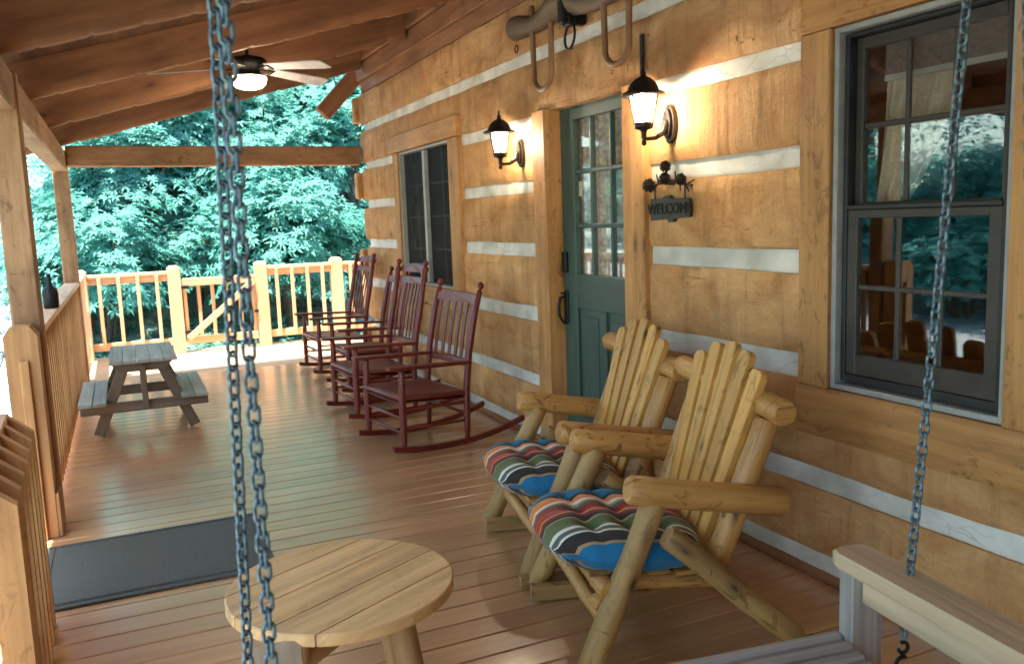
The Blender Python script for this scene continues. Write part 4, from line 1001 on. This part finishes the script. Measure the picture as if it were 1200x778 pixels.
for k in range(5):
    a = R(24+72*k); ca, sa = math.cos(a), math.sin(a)
    P_ = lambda u, v, q: Vector((FX+u*ca-v*sa, FY+u*sa+v*ca, 2.555-.07*(u-.1)-v*.22+q))
    m = MB(); m.prism([(.09, -.012), (.20, -.035), (.20, .035), (.09, .012)], -.004, .004, P_); ir = m.build('blade_iron', 'black', fn)
    m = MB(); m.prism([(.17, -.05), (.60, -.068), (.655, -.055), (.665, .055), (.60, .068), (.17, .05)], .0045, .0115, P_); m.build('blade', 'fanblade', ir)
m = MB(); m.tube([(FX+.09, FY+.03, 2.50), (FX+.09, FY+.03, 2.30)], .0015, 5); m.lathe([(.002, 2.235), (.007, 2.245), (.007, 2.29), (.002, 2.30)], 8, Matrix.Translation((FX+.09, FY+.03, 0))); m.build('pull_chain', 'black', fn)
fl = bpy.data.lights.new('fan_bulb', 'POINT'); fl.energy = 6; fl.color = (1, .84, .62); fl.shadow_soft_size = .04
fo = bpy.data.objects.new('fan_bulb', fl); COL.objects.link(fo); fo.parent = fn; fo.location = (0, 0, 2.46-2.75)

# ------------------------------------------------------------------ ox yoke above the door
yk = thing('ox_yoke', 'old wooden ox yoke with two bent bows above the green door', 'ox yoke', (XW-.1, 4.2, 2.55))
m = MB(); pts = []; rr = []
for i in range(25):
    t = i/24; y = 4.86-t*1.30; z = 2.56+.022*math.cos((t-.5)*2*math.pi*2)+.02*math.sin(t*5); pts.append((XW-.085, y, z)); rr.append(.066+.014*math.cos((t-.5)*4*math.pi)-.012*(abs(t-.5)*2)**4)
m.tube(pts, rr, 14, wob=.1); m.build('yoke_beam', 'yoke', yk)
for yc in (4.46, 3.66):
    m = MB(); w_ = .115; pts = [(XW-.10, yc+w_, 2.66), (XW-.10, yc+w_, 2.45), (XW-.10, yc+w_*.97, 2.32)]
    for k in range(1, 10): a = R(180*k/10); pts.append((XW-.10, yc+w_*math.cos(a), 2.27-.095*math.sin(a)))
    pts += [(XW-.10, yc-w_*.97, 2.32), (XW-.10, yc-w_, 2.45), (XW-.10, yc-w_, 2.66)]
    m.tube(pts, .0165, 10); m.build('bow', 'bow', yk)
m = MB(); c = Vector((XW-.10, 4.13, 2.40)); m.tube([c+Vector((.006*math.sin(a), .055*math.cos(a), .065*math.sin(a))) for a in [2*math.pi*k/24 for k in range(24)]], .007, 8, cap=False, closed=True)
m.box((XW-.125, 4.09, 2.452), (XW-.075, 4.17, 2.52), bev=.006); m.build('ring', 'black', yk)
m = MB(); c = Vector((XW-.1, 4.80, 2.46)); m.tube([c+Vector((0, .022*math.cos(a), .022*math.sin(a))) for a in [2*math.pi*k/16 for k in range(16)]], .004, 6, cap=False, closed=True); m.build('ring', 'black', yk)
one('box', 'strap', 'black', yk, (XW-.16, 4.10, 2.46), (XW-.006, 4.16, 2.66), bev=.01)

# ------------------------------------------------------------------ welcome sign
sg = thing('welcome_sign', 'cast metal welcome sign hung below pine cones', 'sign', (XW-.02, 3.34, 1.5))
SX = XW-.022
out = [(3.185, 1.425), (3.30, 1.420), (3.31, 1.405), (3.345, 1.402), (3.36, 1.418), (3.495, 1.412), (3.502, 1.46), (3.497, 1.515), (3.40, 1.512), (3.385, 1.525), (3.34, 1.527), (3.325, 1.512), (3.19, 1.508), (3.182, 1.465)]
m = MB(); m.prism(out[::-1], SX-.006, SX+.010, lambda u, v, q: Vector((q, u, v))); m.build('plaque', 'plaque', sg)
fc = bpy.data.curves.new('lettering', 'FONT'); fc.body = 'WELCOME'; fc.size = .072; fc.extrude = .003; fc.align_x = 'CENTER'; fc.align_y = 'CENTER'; fc.space_character = 1.0
fo = bpy.data.objects.new('lettering', fc); COL.objects.link(fo)
fo.matrix_world = Matrix.Translation((SX-.008, 3.342, 1.464)) @ Matrix(((0, 0, -1, 0), (-1, 0, 0, 0), (0, 1, 0, 0), (0, 0, 0, 1)))
dg = bpy.context.evaluated_depsgraph_get(); me = bpy.data.meshes.new_from_object(fo.evaluated_get(dg)); mw = fo.matrix_world.copy(); bpy.data.objects.remove(fo)
me.transform(Matrix.Translation((-(XW-.02), -3.34, -1.5)) @ mw); me.materials.clear(); me.materials.append(M['letter'])
lo = bpy.data.objects.new('lettering', me); COL.objects.link(lo); lo.parent = sg
for yy in (3.225, 3.465): one('tube', 'hanger', 'plaque', sg, [(SX, yy, 1.50), (SX, yy, 1.575)], .004, 6)
m = MB(); m.tube([(SX, 3.50, 1.56), (SX, 3.44, 1.585), (SX, 3.36, 1.59), (SX, 3.28, 1.585), (SX, 3.17, 1.565)], .006, 8); 
for a, b in (((3.20, 1.575), (3.145, 1.59)), ((3.24, 1.58), (3.20, 1.555)), ((3.27, 1.585), (3.235, 1.625)), ((3.29, 1.587), (3.29, 1.635)), ((3.23, 1.58), (3.185, 1.54)), ((3.43, 1.585), (3.44, 1.63)), ((3.19, 1.57), (3.16, 1.55)), ((3.26, 1.585), (3.25, 1.545))): m.tube([(SX, a[0], a[1]), (SX-.008, b[0], b[1])], [.005, .003], 6)
m.build('twig', 'plaque', sg)
for (yy, zz, r) in ((3.492, 1.585, .033), (3.355, 1.665, .027), (3.36, 1.61, .029), (3.235, 1.60, .027)):
    m = MB(); C0 = Vector((SX-.015, yy, zz))
    m.lathe([(.002, -r*.9), (r*.5, -r*.6), (r*.7, 0), (r*.5, r*.6), (.002, r*.9)], 8, Matrix.Translation(C0))
    for i in range(46):
        ph = i*2.39996; zt = -1+2*(i+.5)/46; q = math.sqrt(1-zt*zt); d = Vector((q*math.cos(ph), q*math.sin(ph), zt))
        m.beam(C0+d*r*.55, C0+d*r*1.05+Vector((0, 0, -r*.15)), r*.34, r*.12, bev=0)
    m.build('pine_cone', 'cone', sg)
one('box', 'mount', 'plaque', sg, (SX+.002, 3.34, 1.575), (XW+.03, 3.36, 1.60), bev=0)
one('box', 'mount', 'plaque', sg, (SX+.0101, 3.32, 1.44), (XW+.004, 3.36, 1.49), bev=0)

# ------------------------------------------------------------------ bottle on the railing cap
m = MB(); m.lathe([(.04, .986), (.045, .992), (.047, 1.08), (.042, 1.105), (.018, 1.13), (.014, 1.15), (.014, 1.20), (.010, 1.205)], 14, Matrix.Translation((-.43, 6.1, 0)))
o = m.build('black_bottle', 'black'); tag(o, 'black long necked bottle standing on the side railing cap', 'bottle')

# ------------------------------------------------------------------ curtains
m = MB()
def CU(u, v):   # u across, v top->bottom; drawn aside towards the door
    z = 2.0-v*.58; yl = 2.25+.05*v; yr = 1.90+.28*v**1.6; f = .022*math.sin(u*24+v*1.2)+.008*math.sin(u*61+v*3)
    return Vector((XW+.145+f*(1-.45*v), yl+(yr-yl)*u, z))
m.grid(CU, lambda u, v: (u, v), 60, 24); o = m.build('window_curtain', 'curtain'); tag(o, 'pale linen curtain tied back inside the double hung window', 'curtain')
m = MB(); m.tube([(XW+.15, 1.60, 2.02), (XW+.15, 2.45, 2.02)], .012, 8); o2 = m.build('curtain_rod', 'white', o)
m = MB(); m.box((XW+.095, 1.70, 1.875), (XW+.105, 2.22, 1.895), bev=0); m.build('blind_rail', 'white', o)
m = MB(); m.box((XW+.098, 1.70, 1.896), (XW+.102, 2.22, 2.04), bev=0); m.build('blind_shade', 'shade', o)
m = MB()
m.grid(lambda u, v: Vector((XW+.145+.012*math.sin(u*60+math.sin(v*4)), 3.75+u*.84, 2.04-v*1.02)), lambda u, v: (u, v), 90, 10); o = m.build('door_curtain', 'lace'); tag(o, 'thin gathered curtain behind the glass of the green door', 'curtain')
m = MB(); m.tube([(XW+.145, 3.74, 2.045), (XW+.145, 4.595, 2.045)], .008, 8); m.build('curtain_rod', 'white', o)

# ------------------------------------------------------------------ vegetation
def leaf(m, p, d, up, L, Wd, droop):
    d = d.normalized(); s = d.cross(up)
    if s.length < .01: s = Vector((1, 0, 0))
    s.normalize(); n = s.cross(d)
    mid = p+d*L*.5+n*.04*L; tip = p+d*L-Vector((0, 0, 1))*droop*L
    m.v += [tuple(p), tuple(mid+s*Wd-n*.05*L), tuple(mid), tuple(mid-s*Wd-n*.05*L), tuple(tip)]; o = len(m.v)-5
    for f in ((o, o+1, o+2), (o, o+2, o+3), (o+1, o+4, o+2), (o+2, o+4, o+3)): m.f.append(f); m.uv.append([(0, 0)]*3); m.sm.append(False)
def rand_dir(rs):
    while True:
        v = Vector((rs.uniform(-1, 1), rs.uniform(-1, 1), rs.uniform(-1, 1)))
        if .05 < v.length < 1: return v.normalized()
def rhodo_mesh(seed):
    rs = random.Random(seed); m = MB()
    for i in range(1900):
        d = rand_dir(rs); 
        if d.z < -.35: d.z = -d.z
        r = (.72+.42*mnoise.noise(d*1.9+Vector((seed*3.1, 0, 0))))*rs.uniform(.72, 1.03)
        p = Vector((d.x*r*1.25, d.y*r*1.25, .75+d.z*r*1.15))
        ax = (d+Vector((0, 0, .9))+rand_dir(rs)*.35).normalized(); a0 = rs.random()*6.28
        t1 = ax.orthogonal().normalized(); t2 = ax.cross(t1); nl_ = rs.choice((6, 7, 8)); L0 = rs.uniform(.055, .10)
        for k in range(nl_):
            a = a0+6.283*k/nl_+rs.uniform(-.2, .2); dd = t1*math.cos(a)+t2*math.sin(a)+ax*rs.uniform(-.1, .5)
            leaf(m, p, dd, ax, L0*rs.uniform(.8, 1.15), L0*.16, rs.uniform(.05, .3))
    return m.mesh('foliage', M['rhodo'])
def stems_mesh(seed):
    rs = random.Random(seed); m = MB()
    for i in range(7):
        a = rs.random()*6.28; r = rs.uniform(.4, .8); m.tube([(0.05*math.cos(a), .05*math.sin(a), -.3), (r*.4*math.cos(a), r*.4*math.sin(a), .5), (r*math.cos(a), r*math.sin(a), 1.2)], [.03, .022, .01], 6, cap=False)
    return m.mesh('stem', M['bark'])
RM = [(rhodo_mesh(s), stems_mesh(s)) for s in range(5)]
def shrub(x, y, s, rz, k, label, group, dz=0):
    t = thing('rhododendron', label, 'shrub', (x, y, height(x, y)-.15+dz), group, world=False, rz=rz); t.scale = (s, s, s*random.uniform(.9, 1.2))
    for nm, me in (('foliage', RM[k][0]), ('stem', RM[k][1])):
        o = bpy.data.objects.new(nm, me); COL.objects.link(o); o.parent = t
rs = random.Random(11); pts = []
tries = 0
while len(pts) < 150 and tries < 20000:
    tries += 1
    y = rs.uniform(13.0, 27); x = rs.uniform(-1.2+.0*y, 2.5+(y-12)*.55)
    if x < lane_edge(y)+.6: continue
    if any((x-a)**2+(y-b)**2 < (.80+.018*(y-13))**2 for a, b in pts): continue
    pts.append((x, y))
for i, (x, y) in enumerate(pts):
    shrub(x, y, rs.uniform(.95, 1.35), rs.random()*6.28, i % 5, *(('rhododendron at the foot of the slope just beyond the end railing', 'rhododendrons at the foot of the slope') if y < 15.5 else
          ('glossy rhododendron midway up the slope beyond the end railing', 'rhododendrons midway up the slope') if y < 20.5 else ('rhododendron high on the slope among the tree trunks', 'rhododendrons high on the slope')))
for i in range(14):
    x = rs.uniform(-13, -8); y = rs.uniform(3, 24)
    shrub(x, y, rs.uniform(1.1, 1.6), rs.random()*6.28, i % 5, 'rhododendron on the bank across the gravel driveway', 'rhododendrons across the driveway')
def tree_mesh(seed, hgt, cr, nleaf):
    rs = random.Random(100+seed); m = MB(); tr = MB()
    lean = Vector((rs.uniform(-.4, .4), rs.uniform(-.4, .4), 0))
    tp = [Vector((0, 0, -.5))+lean*0, Vector((0, 0, hgt*.35))+lean*.4, Vector((0, 0, hgt*.7))+lean*.9, Vector((0, 0, hgt))+lean]
    tr.tube(tp, [.16, .12, .08, .02], 8, cap=False)
    cl = []
    for i in range(26):
        t = rs.uniform(.22, 1.0); b = tp[0].lerp(tp[3], t); d = rand_dir(rs); d.z = abs(d.z)*.5; d.normalize()
        L = cr*rs.uniform(.5, 1)*(1.1-.55*abs(t-.55)); e = b+d*L; tr.tube([b, b.lerp(e, .5)+Vector((0, 0, .1)), e], [.045, .03, .008], 5, cap=False)
        cl += [(b.lerp(e, q), rs.uniform(.5, .85)) for q in (.55, .8, 1.0)]
    for i in range(nleaf):
        c, r = cl[rs.randrange(len(cl))]; p = c+rand_dir(rs)*r*rs.random()**.5*Vector((1, 1, .6)).length/1.5
        d = rand_dir(rs); d.z *= .4; leaf(m, p, d, Vector((0, 0, 1)), rs.uniform(.08, .14), .032, rs.uniform(.0, .3))
    return m.mesh('crown', M['leaf']), tr.mesh('trunk', M['bark'])
TM = [tree_mesh(0, 6.5, 2.6, 9000), tree_mesh(1, 5.0, 2.3, 7500), tree_mesh(2, 8.0, 3.0, 10500)]
def tree(x, y, k, s, rz, label, group):
    t = thing('broadleaf_tree', label, 'tree', (x, y, height(x, y)-.1), group, world=False, rz=rz); t.scale = (s,)*3
    for nm, me in (('crown', TM[k][0]), ('trunk', TM[k][1])):
        o = bpy.data.objects.new(nm, me); COL.objects.link(o); o.parent = t
tp_ = []; tries = 0
while len(tp_) < 34 and tries < 4000:
    tries += 1; y = rs.uniform(16, 38); x = rs.uniform(-1, 3+(y-12)*.55)
    if x < lane_edge(y)+1: continue
    if any((x-a)**2+(y-b)**2 < 5.5 for a, b in tp_): continue
    tp_.append((x, y))
for i, (x, y) in enumerate(tp_): tree(x, y, i % 3, rs.uniform(.75, 1.15), rs.random()*6.28, *(('young broadleaf tree rising among the rhododendrons on the slope', 'trees low on the slope') if y < 24 else
          ('pale leaved broadleaf tree on the upper slope behind the rhododendrons', 'trees on the upper slope')))
tl = [(-10.5, 10), (-12.5, 16), (-9.5, 24), (-14, 5), (-8.5, 33), (-11, -2), (-16, 22), (-15, 12), (-4.5, 52), (-7.5, 44), (-1.5, 50), (-13, 30)]
for i, (x, y) in enumerate(tl): tree(x, y, i % 3, rs.uniform(1.0, 1.4), rs.random()*6.28, 'broadleaf tree lining the gravel driveway', 'trees along the driveway')
# ground cover on the foot of the slope
m = MB(); rs = random.Random(5)
for i in range(2600):
    y = 11.2+abs(rs.gauss(0, 4.5)); x = rs.uniform(-1.1, 3.5+(y-11)*.6)
    if y > 26: continue
    z = height(x, y); k = rs.choice((5, 6, 7)); L0 = rs.uniform(.10, .26)
    for j in range(k):
        a = 6.283*j/k+rs.random(); leaf(m, Vector((x, y, z+rs.uniform(0, .12))), Vector((math.cos(a), math.sin(a), rs.uniform(.2, .9))), Vector((0, 0, 1)), L0, L0*.17, .25)
o = m.build('ground_cover', 'fern'); tag(o, 'low ferns and seedlings covering the foot of the slope', 'ground cover', kind='stuff')
